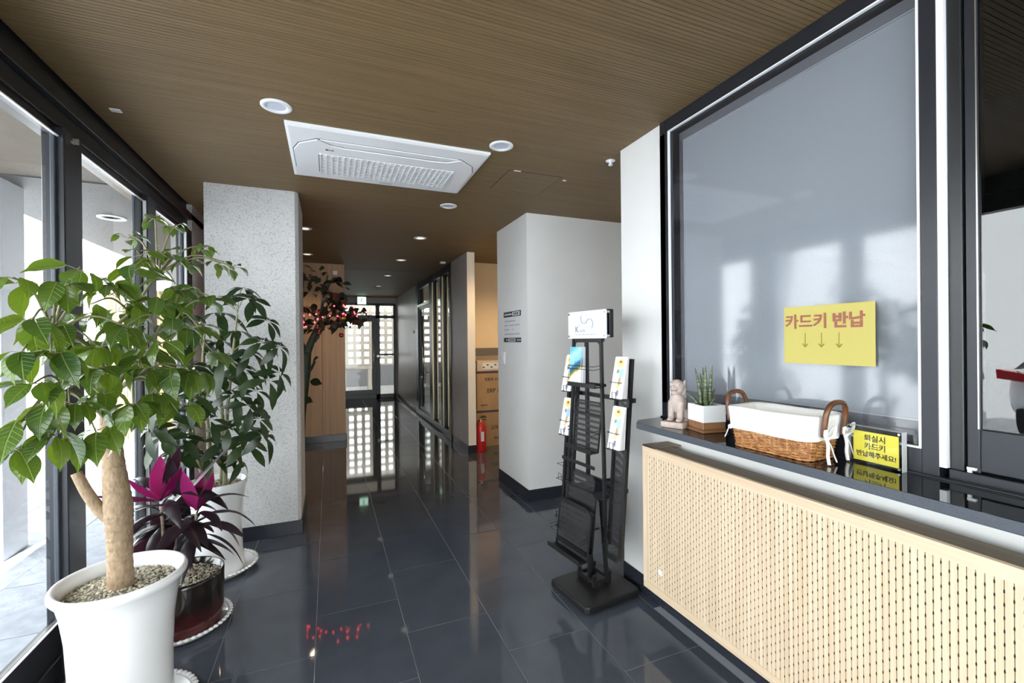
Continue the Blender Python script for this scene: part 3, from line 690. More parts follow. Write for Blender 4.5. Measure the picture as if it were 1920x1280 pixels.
# ------------------------------------------------------------------ ceiling fittings
ac = thing('ceiling_air_conditioner', 'white ceiling cassette air conditioner with square grille', 'air conditioner', (0.35, 2.855, ZC))
m = MB()
o1 = [(-0.545, -0.372), (0.545, -0.372), (0.545, 0.372), (-0.545, 0.372)]
i1 = [(-0.53, -0.357), (0.53, -0.357), (0.53, 0.357), (-0.53, 0.357)]
m.add([(x, y_, 0.0) for x, y_ in o1]+[(x, y_, -0.012) for x, y_ in o1]+[(x, y_, -0.018) for x, y_ in i1],
      [(0, 1, 5, 4), (1, 2, 6, 5), (2, 3, 7, 6), (3, 0, 4, 7), (4, 5, 9, 8), (5, 6, 10, 9), (6, 7, 11, 10), (7, 4, 8, 11), (8, 9, 10, 11)])
m.build('panel', M['ac'], ac)
# slightly raised inner cover, grooved outline
out = [(-0.40, -0.252), (0.40, -0.252), (0.495, -0.17), (0.525, -0.08), (0.525, 0.20), (0.47, 0.30), (0.40, 0.335), (-0.40, 0.335), (-0.47, 0.30), (-0.525, 0.20), (-0.525, -0.08), (-0.495, -0.17)]
def scaled(p, k): return [(x*k, 0.04+(y_-0.04)*k) for x, y_ in p]
m = MB(); m.prism(out, -0.0195, -0.017); m.build('outline_groove', M['ac_dark'], ac)
ins = scaled(out, 0.991); vent = [(-0.405, -0.26), (-0.33, -0.198), (-0.26, -0.186), (0.26, -0.186), (0.33, -0.198), (0.405, -0.26)]
cover = [q for q in ins if not (abs(q[0]) < 0.41 and q[1] < -0.2)]
cover = [(0.398, -0.247), (0.33, -0.191), (0.26, -0.178), (-0.26, -0.178), (-0.33, -0.191), (-0.398, -0.247)] + [(-x, y_) for x, y_ in cover]
m = MB(); m.prism(cover, -0.026, -0.018); m.build('cover', M['ac'], ac, bevel=0.003)
m = MB(); m.prism([(-0.385, -0.249), (0.385, -0.249), (0.325, -0.205), (0.255, -0.192), (-0.255, -0.192), (-0.325, -0.205)], -0.024, -0.018); m.build('louvre_flap', M['ac'], ac, bevel=0.002)
m = MB(); m.prism(rrect(0.80, 0.32, 0.03, 4, 0.005, 0.085), -0.0266, -0.0255); m.build('grille_bed', M['ac_dark'], ac)
gm = MB()
for k in range(25): x = -0.385+0.78*k/24; gm.box(x-0.0042, x+0.0042, -0.068, 0.238, -0.0335, -0.0262)
for k in range(13): y_ = -0.066+0.302*k/12; gm.box(-0.388, 0.398, y_-0.006, y_+0.006, -0.0300, -0.0262)
ring_ = MB()
gm.build('grille', M['ac'], ac)['kind'] = 'stuff'
text_mesh('brand_mark', '●LG', 0.022, M['line'], ac, (-0.335, -0.135, -0.0268), (PI, 0, 0), bold=0.0006)
m = MB(); m.box(-0.02, 0.06, 0.296, 0.302, -0.0268, -0.0258); m.build('small_print', M['ac_dark'], ac)

def downlight_meshes():
    trim = MB(); trim.lathe([(0.068, 0.0), (0.068, -0.004), (0.060, -0.008), (0.047, -0.007), (0.042, -0.001)], 28, close=True)
    lens = MB(); lens.lathe([(0.0, -0.0016), (0.030, -0.002), (0.043, -0.0016)], 28, close=True)
    return trim.me('trim_ring', M['whiteplastic'], True), lens.me('lens', M['lens'], True), lens.me('lens', M['lens_on'], True)
TR, LN, LN_ON = downlight_meshes()
for x, y_, lab, on in ((-0.216, 2.353, 'round recessed downlight left of the air conditioner', 0), (0.92, 2.375, 'round recessed downlight right of the air conditioner', 0),
                   (0.919, 3.583, 'round downlight just beyond the air conditioner', 0), (0.918, 4.80, 'round downlight level with the white block wall', 1),
                   (0.918, 6.177, 'round downlight before the black glass partition', 1), (0.923, 7.696, 'small downlight before the corridor door frames', 1),
                   (-0.206, 4.771, 'downlight just beyond the granite pillar top', 1), (-0.239, 6.144, 'downlight over the lit artificial tree', 1), (0.92, 9.2, 'faint downlight near the exit sign', 1)):
    d = thing('downlight', lab, 'downlight', (x, y_, ZC), group='round ceiling downlights')
    inst('trim_ring', TR, d); inst('lens', LN_ON if on else LN, d)
    if 'tree' in lab:
        ld = bpy.data.lights.new('downlight_lamp', 'SPOT'); ld.energy = 9; ld.color = (1.0, 0.78, 0.55); ld.spot_size = 2.2; ld.spot_blend = 0.7; ld.shadow_soft_size = 0.04
        lo_ = bpy.data.objects.new('bulb', ld); COL.objects.link(lo_); lo_.parent = d; lo_.location = (0, 0, -0.02)
nl = thing('nook_lamp', 'warm round lamp on the ceiling of the storage nook', 'lamp', (2.25, 4.85, ZC))
inst('trim_ring', TR, nl); inst('lens', LN_ON, nl)
ld = bpy.data.lights.new('nook_lamp_light', 'SPOT'); ld.energy = 26; ld.color = (1.0, 0.70, 0.38); ld.spot_size = 2.6; ld.spot_blend = 0.6; ld.shadow_soft_size = 0.05
lo_ = bpy.data.objects.new('bulb', ld); COL.objects.link(lo_); lo_.parent = nl; lo_.location = (0, 0, -0.02)
def small(name, lab, cat, x, y_, sx, sy, sz, m=M['whiteplastic']):
    o = MB().box(-sx, sx, -sy, sy, -sz, 0).build(name, m, loc=(x, y_, ZC), bevel=min(sz*0.4, 0.003), seg=1); return tag(o, lab, cat)
small('ceiling_sensor', 'small white sensor on the ceiling near the storefront header', 'sensor', -0.921, 2.664, 0.022, 0.016, 0.006)
small('ceiling_sensor', 'thin white mark at the edge of the ceiling hatch', 'sensor', 1.152, 2.688, 0.025, 0.006, 0.004)
small('ceiling_sensor', 'tiny white sensor beside the ceiling hatch', 'sensor', 1.526, 2.734, 0.012, 0.010, 0.004)
small('ceiling_sensor', 'white corridor sensor on ceiling before the black glass partition', 'sensor', 1.485, 6.149, 0.035, 0.035, 0.025)
o = MB().lathe([(0.0, -0.03), (0.012, -0.03), (0.014, -0.022), (0.008, -0.018), (0.008, -0.008), (0.028, -0.004), (0.03, 0.0)], 14).build('sprinkler_head', M['whiteplastic'], smooth=True, loc=(1.63, 2.334, ZC))
tag(o, 'small sprinkler head on the ceiling beside the white pier', 'sprinkler')
ht = thing('ceiling_hatch', 'flush square access hatch in the brown ceiling', 'hatch', (1.29, 2.88, ZC))
MB().box(-0.19, 0.19, -0.19, 0.19, -0.002, 0.0).build('hatch_panel', M['ceil'], ht)
m = MB(); 
for (a, b_, c, d_) in ((-0.194, 0.194, -0.194, -0.190), (-0.194, 0.194, 0.190, 0.194), (-0.194, -0.190, -0.19, 0.19), (0.190, 0.194, -0.19, 0.19)): m.box(a, b_, c, d_, -0.0015, 0.0)
m.build('hatch_edge', M['gap'], ht)

# ------------------------------------------------------------------ outside the storefront
gr = MB().box(-30, -1.14, -14, 40, -0.15, -0.02).box(-1.14, 20, -30, -3.06, -0.15, -0.02).build('pavement', M['pave']); struct(gr, 'pale paved ground outside the storefront glass', 'pavement')
gx = MB().box(-1.14, 12, 11.72, 40, -0.15, -0.01).build('pavement_yard', M['pave']); struct(gx, 'pale yard ground beyond the far corridor door', 'pavement')
pm = MB().box(-0.298, 0.298, -0.298, 0.298, -0.03, 0.0).me('paver', M['pave2'])
for i in range(7):
    for j in range(22):
        o = inst('paver', pm, gr); o.location = (-1.45-0.6*i, -4.0+0.6*j, -0.002 + random.uniform(-0.0015, 0.0015))
so = MB().box(-2.35, -1.14, -6, 3.9, 2.51, 3.0).build('canopy', M['soffit']); MB().box(-2.35, -1.14, 3.9, 9, 2.50, 3.0).build('grey_soffit', M['soffit2'], so)
od = MB().lathe([(0.10, 0.0), (0.10, -0.01), (0.075, -0.012), (0.07, 0.0)], 24, close=True).build('downlight_ring', M['whiteplastic'], smooth=True, loc=(-1.72, 4.875, 2.50)); tag(od, 'round white downlight ring in the outside soffit', 'downlight')
struct((so), 'projecting soffit above the pavement outside the storefront', 'soffit')
bl = MB().box(-1.16, 4.2, -3.2, 11.7, 2.66, 6.0).build('upper_floor', M['clad']); struct(bl, 'upper floor of the building above the hall', 'building')
wc = MB().box(-7.0, -1.97, 3.97, 4.2, 0.0, 2.5).build('wall_cladding', M['clad']); struct(wc, 'white ribbed cladding wall outside the first storefront pane', 'wall')
cm = MB().box(-0.118, 0.118, -0.025, 0.0, 0.0, 2.5).me('cladding_panel', M['clad'])
for k in range(21):
    o = inst('cladding_panel', cm, wc); o.location = (-2.09-0.24*k, 3.97, 0)
fe = thing('timber_screen', 'sunlit pale timber board screen outside behind the plants', 'screen', (-2.9, 8.0, 0))
for k in range(9):
    MB().box(0.12*k, 0.12*k+0.115, -0.015, 0.015, 0.05, 2.18).build('board', M['timber'], fe)
MB().box(0, 1.08, 0.015, 0.05, 0.3, 0.38).build('rail', M['timber'], fe); MB().box(0, 1.08, 0.015, 0.05, 1.8, 1.88).build('rail', M['timber'], fe)
for x in (0.05, 0.95): MB().box(x, x+0.08, 0.05, 0.12, 0, 2.1).build('post', M['timber'], fe)

# breeze block screen wall and yard beyond the far door
bb = MB()
X0, X1, Z1, P, Hh, YB = -1.4, 4.6, 3.9, 0.24, 0.14, 15.0
nx = int((X1-X0)/P); nz = int((Z1-0.66)/P)
for i in range(nx+1): bb.box(X0+i*P-(P-Hh)/2, X0+i*P+(P-Hh)/2, YB, YB+0.12, 0.66, Z1)
for k in range(nz+1): bb.box(X0, X1, YB+0.002, YB+0.118, 0.66+k*P-(P-Hh)/2, 0.66+k*P+(P-Hh)/2)
bw = thing('breeze_block_wall', 'cream pierced block wall seen through the far door', 'wall', kind='structure')
o = bb.build('pierced_blocks', M['concrete'], bw); o['kind'] = 'stuff'
MB().box(X0, X1, YB-0.02, YB+0.14, 0.0, 0.66).build('plinth', M['asphalt'], bw)
bn = thing('bench', 'grey slab bench in the yard beyond the far door', 'bench', (0.75, 13.8, 0))
MB().box(-0.5, 0.5, -0.2, 0.2, 0.62, 0.70).build('seat', M['concrete'], bn, bevel=0.01); MB().box(-0.4, -0.3, -0.15, 0.15, 0, 0.62).build('leg', M['concrete'], bn); MB().box(0.3, 0.4, -0.15, 0.15, 0, 0.62).build('leg', M['concrete'], bn)

struct(MB().box(-3, 6, 11.72, 14.55, 2.75, 2.95).build('added_yard_roof', M['concrete']), 'concrete roof added over the yard to cut daylight at the far door', 'roof')  # added slab that shades the yard and so dims the corridor
struct(MB().box(-3.0, -1.6, 11.72, 15.1, 0, 2.75).build('yard_wall', M['concrete']), 'side wall of the yard beyond the far door', 'wall')
struct(MB().box(4.7, 6, 11.72, 15.1, 0, 2.75).build('yard_wall_right', M['concrete']), 'right hand side wall of the yard beyond the far door', 'wall')

# parked car outside, caught in the reflection of the sliding window
def car():
    r = thing('car', 'white car parked outside, tail towards the storefront', 'car', (-4.6, 2.05, 0.0), PI)
    secs = [(0.0, 0.62, 0.42, 0.95), (0.06, 0.80, 0.36, 1.02), (0.3, 0.88, 0.26, 1.06), (0.9, 0.91, 0.22, 1.04), (2.2, 0.92, 0.2, 0.98), (3.4, 0.91, 0.22, 0.92), (4.2, 0.86, 0.26, 0.78), (4.45, 0.72, 0.36, 0.68)]
    m = MB(); n = 16; vs = []; fs = []
    for x, hw, zb, zt in secs:
        for k in range(n):
            a = 2*PI*k/n; c, s_ = math.cos(a), math.sin(a); e = 0.45
            vs.append((x, hw*math.copysign(abs(c)**e, c), (zb+zt)/2+(zt-zb)/2*math.copysign(abs(s_)**e, s_)))
    for i in range(len(secs)-1):
        for k in range(n): fs.append((i*n+k, (i+1)*n+k, (i+1)*n+(k+1) % n, i*n+(k+1) % n))
    fs.append(tuple(range(n))); fs.append(tuple(reversed([(len(secs)-1)*n+k for k in range(n)])))
    m.add(vs, fs); b = m.build('body', M['carwhite'], r, smooth=True); sb = b.modifiers.new('s', 'SUBSURF'); sb.levels = 1; sb.render_levels = 1
    m = MB(); rows = [(0.35, 0.80, 1.0), (1.0, 0.62, 1.46), (2.1, 0.62, 1.48), (3.1, 0.78, 0.96)]
    vs = []; fs = []
    for x, hw, z in rows: vs += [(x, -hw, z), (x, hw, z)]
    for x, hw, z in rows: vs += [(x, -0.84, 0.96), (x, 0.84, 0.96)]
    for i in range(3): fs += [(2*i, 2*i+1, 2*i+3, 2*i+2), (2*i, 2*i+2, 8+2*i+2, 8+2*i), (2*i+1, 8+2*i+1, 8+2*i+3, 2*i+3)]
    m.add(vs, fs); m.build('cabin_glass', M['black'], r)
    MB().box(0.95, 2.2, -0.60, 0.60, 1.455, 1.50).build('roof', M['carwhite'], r, bevel=0.02)
    for sy in (-1, 1):
        m = MB(); m.prism([(0.36*sy, 0.80), (0.86*sy, 0.86), (0.87*sy, 0.98), (0.60*sy, 0.93), (0.36*sy, 0.84)], -0.03, 0.16, axis='x'); m.build('tail_lamp', M['tail'], r, bevel=0.01)
        for x in (0.85, 3.55):
            wh = MB(); wh.lathe([(0.0, -0.1), (0.2, -0.1), (0.31, -0.09), (0.33, -0.05), (0.33, 0.05), (0.31, 0.09), (0.2, 0.1), (0.0, 0.1)], 20)
            wh.build('wheel', M['rubber'], r, loc=(x, 0.80*sy, 0.33), rot=(PI/2, 0, 0))
    MB().box(-0.02, 0.05, -0.26, 0.26, 0.60, 0.72).build('number_plate', M['paper'], r)
    MB().box(-0.01, 0.1, -0.7, 0.7, 0.36, 0.50).build('bumper', M['rubber'], r, bevel=0.02)
car()

# ------------------------------------------------------------------ potted plants
def leaf_mesh(name, m, width=0.5, droop=0.25, fold=0.16, rows=9, tip=1.35, wav=0.0, petiole=0.0):
    vs = []; fs = []
    for i in range(rows):
        t = i/(rows-1)
        wd = width*0.5*max(0.0, math.sin(PI*min(1, t**0.82)))**0.85
        if t > 0.72: wd *= 1-0.62*((t-0.72)/0.28)**0.8
        if i in (0, rows-1): wd = 0.004
        z = -droop*t*t; x = t*(1-0.3*droop*t)
        e = wav*math.sin(t*17)
        vs += [(x, -wd, z+fold*wd*2+e), (x, 0, z), (x, wd, z+fold*wd*2-e)]
    for i in range(rows-1):
        a = 3*i; fs += [(a, a+3, a+4, a+1), (a+1, a+4, a+5, a+2)]
    b = MB().add(vs, fs); me = b.me(name, m, True); return me
def aim(loc, d, roll=0.0, sc=1.0):
    q = Vector(d).normalized().to_track_quat('X', 'Z')
    return Matrix.Translation(loc) @ q.to_matrix().to_4x4() @ Matrix.Rotation(roll, 4, 'X') @ Matrix.Diagonal((sc, sc, sc, 1))
def gravel(parent, r, z, n, size, m=None, hole=0.0, mound=0.01):
    b = MB()
    for i in range(n):
        rr = math.sqrt(random.uniform((hole/r)**2, 1))*r; a = random.uniform(0, 2*PI); s = size*random.uniform(0.6, 1.3)
        b.sphere((rr*math.cos(a), rr*math.sin(a), z+mound*(1-(rr/r)**2)+s*0.3), s, 5, 3, sc=(random.uniform(0.7, 1.2), random.uniform(0.7, 1.2), random.uniform(0.5, 0.8)))
    o = b.build('gravel', m or M['pebble'], parent); o['kind'] = 'stuff'; return o
def saucer(x, y_, r, label):
    s = thing('plant_saucer', label, 'saucer', (x, y_, 0), group='lace edged white plant saucers')
    MB().lathe([(0.0, 0.006), (r*0.80, 0.006), (r*0.96, 0.030), (r, 0.032), (r*0.99, 0.024), (r*0.84, 0.0), (0.0, 0.0)], 40).build('dish', M['ceramic'], s, smooth=True)
    b = MB(); n = int(2*PI*r/0.024)
    for k in range(n):
        a = 2*PI*k/n; c = (r*1.03*math.cos(a), r*1.03*math.sin(a), 0.036)
        b.sphere(c, 0.0125, 7, 4, sc=(1, 1, 0.55))
        a2 = a + PI/n
        b.sphere((r*1.005*math.cos(a2), r*1.005*math.sin(a2), 0.034), 0.006, 5, 3)
    b.build('lace_edge', M['ceramic'], s, smooth=True)
    return s
saucer(-0.70, 2.085, 0.195, 'white lace edged saucer under the thick trunked plant pot')
saucer(-0.68, 2.665, 0.193, 'white lace edged saucer under the dark red glazed pot')
saucer(-0.645, 3.245, 0.20, 'white lace edged saucer under the tall pot beside the pillar')

# tall plant with thick pale trunk
p1o = Vector((-0.717, 2.079, 0.0065))
p1 = thing('potted_tree', 'bright green leafy tree with thick pale trunk in a white lipped pot', 'plant', p1o)
MB().lathe([(0.0, 0.0), (0.150, 0.0), (0.153, 0.01), (0.150, 0.12), (0.150, 0.24), (0.156, 0.36), (0.168, 0.45), (0.180, 0.502), (0.190, 0.512), (0.1975, 0.524), (0.1985, 0.534), (0.194, 0.545), (0.186, 0.5475), (0.177, 0.541), (0.172, 0.525), (0.166, 0.49), (0.160, 0.45), (0.0, 0.45)], 56).build('pot', M['ceramic'], p1, smooth=True)
MB().lathe([(0.0, 0.515), (0.10, 0.508), (0.168, 0.490), (0.165, 0.46), (0.0, 0.46)], 32).build('soil', M['soil'], p1, smooth=True)
gravel(p1, 0.163, 0.494, 900, 0.0062, mound=0.018)
def L1(p): return Vector(p)-p1o
def smooth_path(pts, n=6):
    pts = [Vector(p) for p in pts]; out = []
    P = [pts[0]*2-pts[1]] + pts + [pts[-1]*2-pts[-2]]
    for i in range(1, len(P)-2):
        for k in range(n):
            t = k/n; a, b_, c, d = P[i-1], P[i], P[i+1], P[i+2]
            out.append(0.5*((2*b_)+(-a+c)*t+(2*a-5*b_+4*c-d)*t*t+(-a+3*b_-3*c+d)*t**3))
    out.append(pts[-1]); return out
def lerp_r(r0, n):
    out = []
    for i in range(n):
        t = i/(n-1)*(len(r0)-1); k = min(int(t), len(r0)-2); out.append(r0[k]+(r0[k+1]-r0[k])*(t-k))
    return out
tp = smooth_path([L1(q) for q in ((-0.714, 2.060, 0.48), (-0.716, 2.062, 0.60), (-0.718, 2.066, 0.70), (-0.722, 2.070, 0.80), (-0.738, 2.085, 0.94), (-0.752, 2.10, 1.05), (-0.760, 2.10, 1.16))], 6)
tp = smooth_path(tp, 5); tr_ = lerp_r([0.042, 0.037, 0.039, 0.044, 0.034, 0.031, 0.026], len(tp)); tr_ = [r_*(1+0.022*math.sin(i*0.9+1.5*math.sin(i*0.31))) for i, r_ in enumerate(tr_)]
MB().tube(tp, tr_, 18).build('trunk', M['bark'], p1, smooth=True)
bp_ = smooth_path([L1(q) for q in ((-0.722, 2.068, 0.745), (-0.765, 2.066, 0.79), (-0.805, 2.062, 0.865), (-0.838, 2.065, 0.945))], 5)
MB().tube(bp_, lerp_r([0.022, 0.020, 0.018, 0.016], len(bp_)), 12).build('cut_branch', M['bark'], p1, smooth=True)
P1x = [(-0.60, 2.02, 1.40), (-0.66, 1.98, 1.47), (-0.58, 1.92, 1.36), (-0.62, 1.86, 1.46), (-0.70, 1.86, 1.40), (-0.64, 2.10, 1.58), (-0.54, 2.08, 1.52), (-0.50, 1.98, 1.28), (-0.72, 2.02, 1.60), (-0.60, 1.84, 1.19), (-0.78, 1.78, 1.47), (-0.56, 2.14, 1.64), (-0.66, 1.74, 1.33), (-0.48, 2.12, 1.48)]
P1 = P1x + [(-0.814, 1.685, 1.591), (-0.737, 1.599, 1.468), (-0.725, 1.703, 1.582), (-0.691, 1.58, 1.382), (-0.751, 1.583, 1.383), (-0.744, 1.873, 1.654), (-0.687, 1.903, 1.626), (-0.763, 1.988, 1.542), (-0.645, 1.994, 1.678), (-0.723, 2.189, 1.83), (-0.661, 2.272, 1.931), (-0.596, 2.299, 1.91), (-0.656, 2.107, 1.756), (-0.588, 2.133, 1.766), (-0.526, 2.162, 1.732), (-0.483, 2.306, 1.829), (-0.419, 2.28, 1.758), (-0.367, 2.204, 1.726), (-0.507, 2.046, 1.613), (-0.557, 1.958, 1.563), (-0.436, 2.07, 1.576), (-0.448, 1.967, 1.468), (-0.508, 1.829, 1.409), (-0.556, 1.795, 1.323), (-0.475, 1.816, 1.319), (-0.423, 1.848, 1.297), (-0.763, 2.15, 1.413), (-0.824, 2.067, 1.413), (-0.805, 1.951, 1.502), (-0.745, 2.197, 1.538), (-0.742, 1.655, 1.232), (-0.779, 1.637, 1.193), (-0.7, 1.692, 1.225), (-0.729, 1.649, 1.143), (-0.793, 1.622, 1.111), (-0.757, 1.931, 1.305), (-0.661, 1.784, 1.244), (-0.568, 1.746, 1.209), (-0.526, 1.836, 1.23), (-0.687, 1.816, 1.123), (-0.743, 1.763, 1.105), (-0.473, 1.923, 1.18), (-0.738, 1.599, 1.297), (-0.419, 2.063, 1.367), (-0.63, 2.15, 1.474), (-0.806, 2.221, 1.309)]
SMALL = {q+14 for q in (9, 10, 11, 14, 15, 16, 17)}
hubs = [Vector(h) for h in ((-0.765, 2.05, 1.36), (-0.68, 2.06, 1.33), (-0.775, 1.86, 1.26), (-0.63, 1.93, 1.28), (-0.70, 2.14, 1.52), (-0.80, 1.84, 1.44), (-0.56, 2.08, 1.47), (-0.63, 2.19, 1.68))]
par = {0: None, 1: None, 2: None, 3: None, 4: 0, 5: 0, 6: 1, 7: 4}
T0 = Vector((-0.760, 2.10, 1.13))
br = MB(); rad = [0.009, 0.009, 0.008, 0.008, 0.006, 0.006, 0.006, 0.004]
for i, h in enumerate(hubs):
    s0 = T0 if par[i] is None else hubs[par[i]]
    mid = (s0+h)/2 + Vector((random.uniform(-.02, .02), random.uniform(-.02, .02), 0.02))
    pt = smooth_path([L1(s0), L1(mid), L1(h)], 4); br.tube(pt, lerp_r([rad[i]*1.5, rad[i]], len(pt)), 7)
br.build('branch', M['twig'], p1, smooth=True)
lm = [leaf_mesh('leaf', M['leaf'], 0.52, d, f, wav=wv, rows=12) for d, f, wv in ((0.22, 0.16, 0.0), (0.38, 0.10, 0.012), (0.15, 0.22, 0.008), (0.5, 0.16, 0.0), (0.30, 0.05, 0.015))]
tw = MB(); nleaf = 0
for ci, c in enumerate(P1):
    c = Vector(c); h = min(hubs, key=lambda q: (q-c).length)
    mid = (c+h)/2 + Vector((0, 0, 0.03+0.12*(c-h).length*random.random()))
    pt = smooth_path([L1(h), L1(mid), L1(c)], 4); tw.tube(pt, lerp_r([0.0048, 0.0024], len(pt)), 5)
    out = (c-Vector((-0.68, 2.02, 1.25))); out.z *= 0.4; out.normalize()
    small = ci in SMALL
    n = 6 if small else 5
    a0 = random.uniform(0, 2*PI)
    for k in range(n):
        a = a0+2*PI*k/n+random.uniform(-.35, .35)
        d = Vector((math.cos(a), math.sin(a), random.uniform(-1.7, -0.25)))*0.85 + out*0.55
        sc = random.uniform(0.040, 0.062) if small else random.uniform(0.080, 0.122)
        base = c + Vector((d.x, d.y, 0.15)).normalized()*random.uniform(0.015, 0.035) - out*random.uniform(0, 0.05)
        if (base+d.normalized()*sc).x < -0.97 or nleaf >= 300: continue
        tw.tube([L1(c-out*0.02), L1(base)], [0.0016, 0.0012], 4, caps=False)
        inst('leaf', random.choice(lm), p1, aim(L1(base), d, random.uniform(-0.5, 0.5), sc)); nleaf += 1
tw.build('twig', M['twig'], p1, smooth=True)

# dark umbrella plant beside the pillar
p2o = Vector((-0.645, 3.245, 0.0065))
p2 = thing('umbrella_plant', 'dark green umbrella plant in a tall white pot beside the granite pillar', 'plant', p2o)
MB().lathe([(0.0, 0.0), (0.140, 0.0), (0.143, 0.01), (0.132, 0.12), (0.128, 0.25), (0.134, 0.38), (0.148, 0.50), (0.160, 0.548), (0.157, 0.552), (0.150, 0.548), (0.140, 0.50), (0.0, 0.50)], 48).build('pot', M['ceramic'], p2, smooth=True)
MB().lathe([(0.0, 0.525), (0.143, 0.515), (0.138, 0.47), (0.0, 0.47)], 28).build('soil', M['soil'], p2, smooth=True)
gravel(p2, 0.138, 0.516, 420, 0.006)
def palm_leaf(n, L_, wd, droop):
    b = MB(); rows = 7
    for k in range(n):
        a = 2*PI*k/n*0.92 + 0.2; ca, sa = math.cos(a), math.sin(a); Lk = L_*(0.78+0.22*math.cos(a))*random.uniform(.9, 1.08)
        vs = []; fs = []; dz = droop*random.uniform(0.7, 1.4)
        for i in range(rows):
            t = i/(rows-1); ww_ = wd*max(0.02, math.sin(PI*t**1.25))**0.8
            x = 0.12*Lk + t*Lk*0.88; z = -dz*Lk*t*t - 0.02*Lk
            for s_ in (-1, 0, 1):
                y_ = s_*ww_; vs.append((x*ca-y_*sa, x*sa+y_*ca, z + (0.18*abs(y_))))
        for i in range(rows-1):
            q = 3*i; fs += [(q, q+3, q+4, q+1), (q+1, q+4, q+5, q+2)]
        b.add(vs, fs); b.tube([(0, 0, 0), (0.12*Lk*ca, 0.12*Lk*sa, -0.02*Lk)], 0.0015, 4, caps=False)
    return b.me('leaf', M['leaf2'], True)
pm2 = [palm_leaf(n, 1.0, 0.155, d) for n, d in ((7, 0.35), (6, 0.6), (7, 0.8), (5, 0.5))]
P2 = [(-0.46, 2.999, 1.722), (-0.327, 2.93, 1.532), (-0.402, 2.867, 1.649), (-0.525, 3.134, 1.477), (-0.349, 2.9, 1.41), (-0.261, 2.86, 1.38), (-0.465, 3.0, 1.256), (-0.317, 2.877, 1.19), (-0.268, 2.911, 1.23), (-0.408, 2.868, 1.053), (-0.51, 3.018, 1.102), (-0.609, 3.276, 1.213), (-0.638, 3.288, 1.414), (-0.654, 3.077, 1.072), (-0.53, 2.972, 0.925), (-0.381, 2.957, 0.963), (-0.455, 2.995, 0.822), (-0.593, 3.16, 0.737), (-0.80, 3.25, 0.948), (-0.82, 2.95, 1.013), (-0.82, 3.10, 1.141), (-0.84, 2.95, 0.903), (-0.78, 3.10, 0.782), (-0.83, 3.02, 0.80), (-0.72, 3.36, 1.273), (-0.74, 3.25, 1.417), (-0.76, 3.15, 1.561), (-0.62, 3.2, 1.588), (-0.84, 2.90, 1.085), (-0.86, 2.86, 0.96), (-0.50, 3.08, 0.70), (-0.684, 3.089, 0.855), (-0.58, 3.1, 1.68), (-0.55, 3.0, 1.32), (-0.72, 3.0, 1.28), (-0.62, 2.95, 0.98), (-0.70, 2.92, 1.12), (-0.56, 3.0, 0.84), (-0.76, 2.98, 0.88), (-0.66, 3.05, 0.76), (-0.48, 3.05, 0.92), (-0.58, 3.1, 1.2), (-0.43, 3.0, 1.35), (-0.72, 3.1, 1.05), (-0.40, 3.02, 1.12), (-0.36, 2.98, 0.86)]
st = MB()
stems = [[(-0.60, 3.21, 0.5), (-0.585, 3.19, 0.9), (-0.54, 3.14, 1.3), (-0.50, 3.08, 1.60)], [(-0.67, 3.24, 0.5), (-0.68, 3.21, 0.85), (-0.70, 3.17, 1.2), (-0.68, 3.15, 1.5)], [(-0.63, 3.29, 0.5), (-0.62, 3.28, 0.9), (-0.64, 3.27, 1.25), (-0.62, 3.25, 1.5)], [(-0.69, 3.19, 0.5), (-0.72, 3.13, 0.75), (-0.74, 3.08, 1.0)]]
allp = []
for s_ in stems:
    pt = smooth_path([Vector(q)-p2o for q in s_], 6); st.tube(pt, lerp_r([0.014, 0.011, 0.008, 0.005], len(pt)), 8); allp += pt[6:]
for c in P2:
    c = Vector(c)-p2o
    h = min(allp, key=lambda q: (q-c).length + 0.35*abs(q.z-(c.z-0.08)))
    mid = (c+h)/2+Vector((0, 0, 0.035)); st.tube(smooth_path([h, mid, c], 3), 0.0026, 5, caps=False)
    o_ = (c-h); o_.z = 0
    nrm = Vector((o_.x*0.9, o_.y*0.9, 0.22)).normalized()
    z = nrm; x = Vector((o_.x, o_.y, -0.25)).normalized() if o_.length > 0.01 else Vector((1, 0, 0)); x = (x-z*x.dot(z)).normalized(); y_ = z.cross(x)
    mw = Matrix(((x.x, y_.x, z.x, c.x), (x.y, y_.y, z.y, c.y), (x.z, y_.z, z.z, c.z), (0, 0, 0, 1))) @ Matrix.Rotation(random.uniform(-.5, .5), 4, 'Z')
    sc = random.uniform(0.135, 0.185)
    inst('leaf', random.choice(pm2), p2, mw @ Matrix.Diagonal((sc, sc, sc, 1)))
st.build('stem', M['twig'], p2, smooth=True)

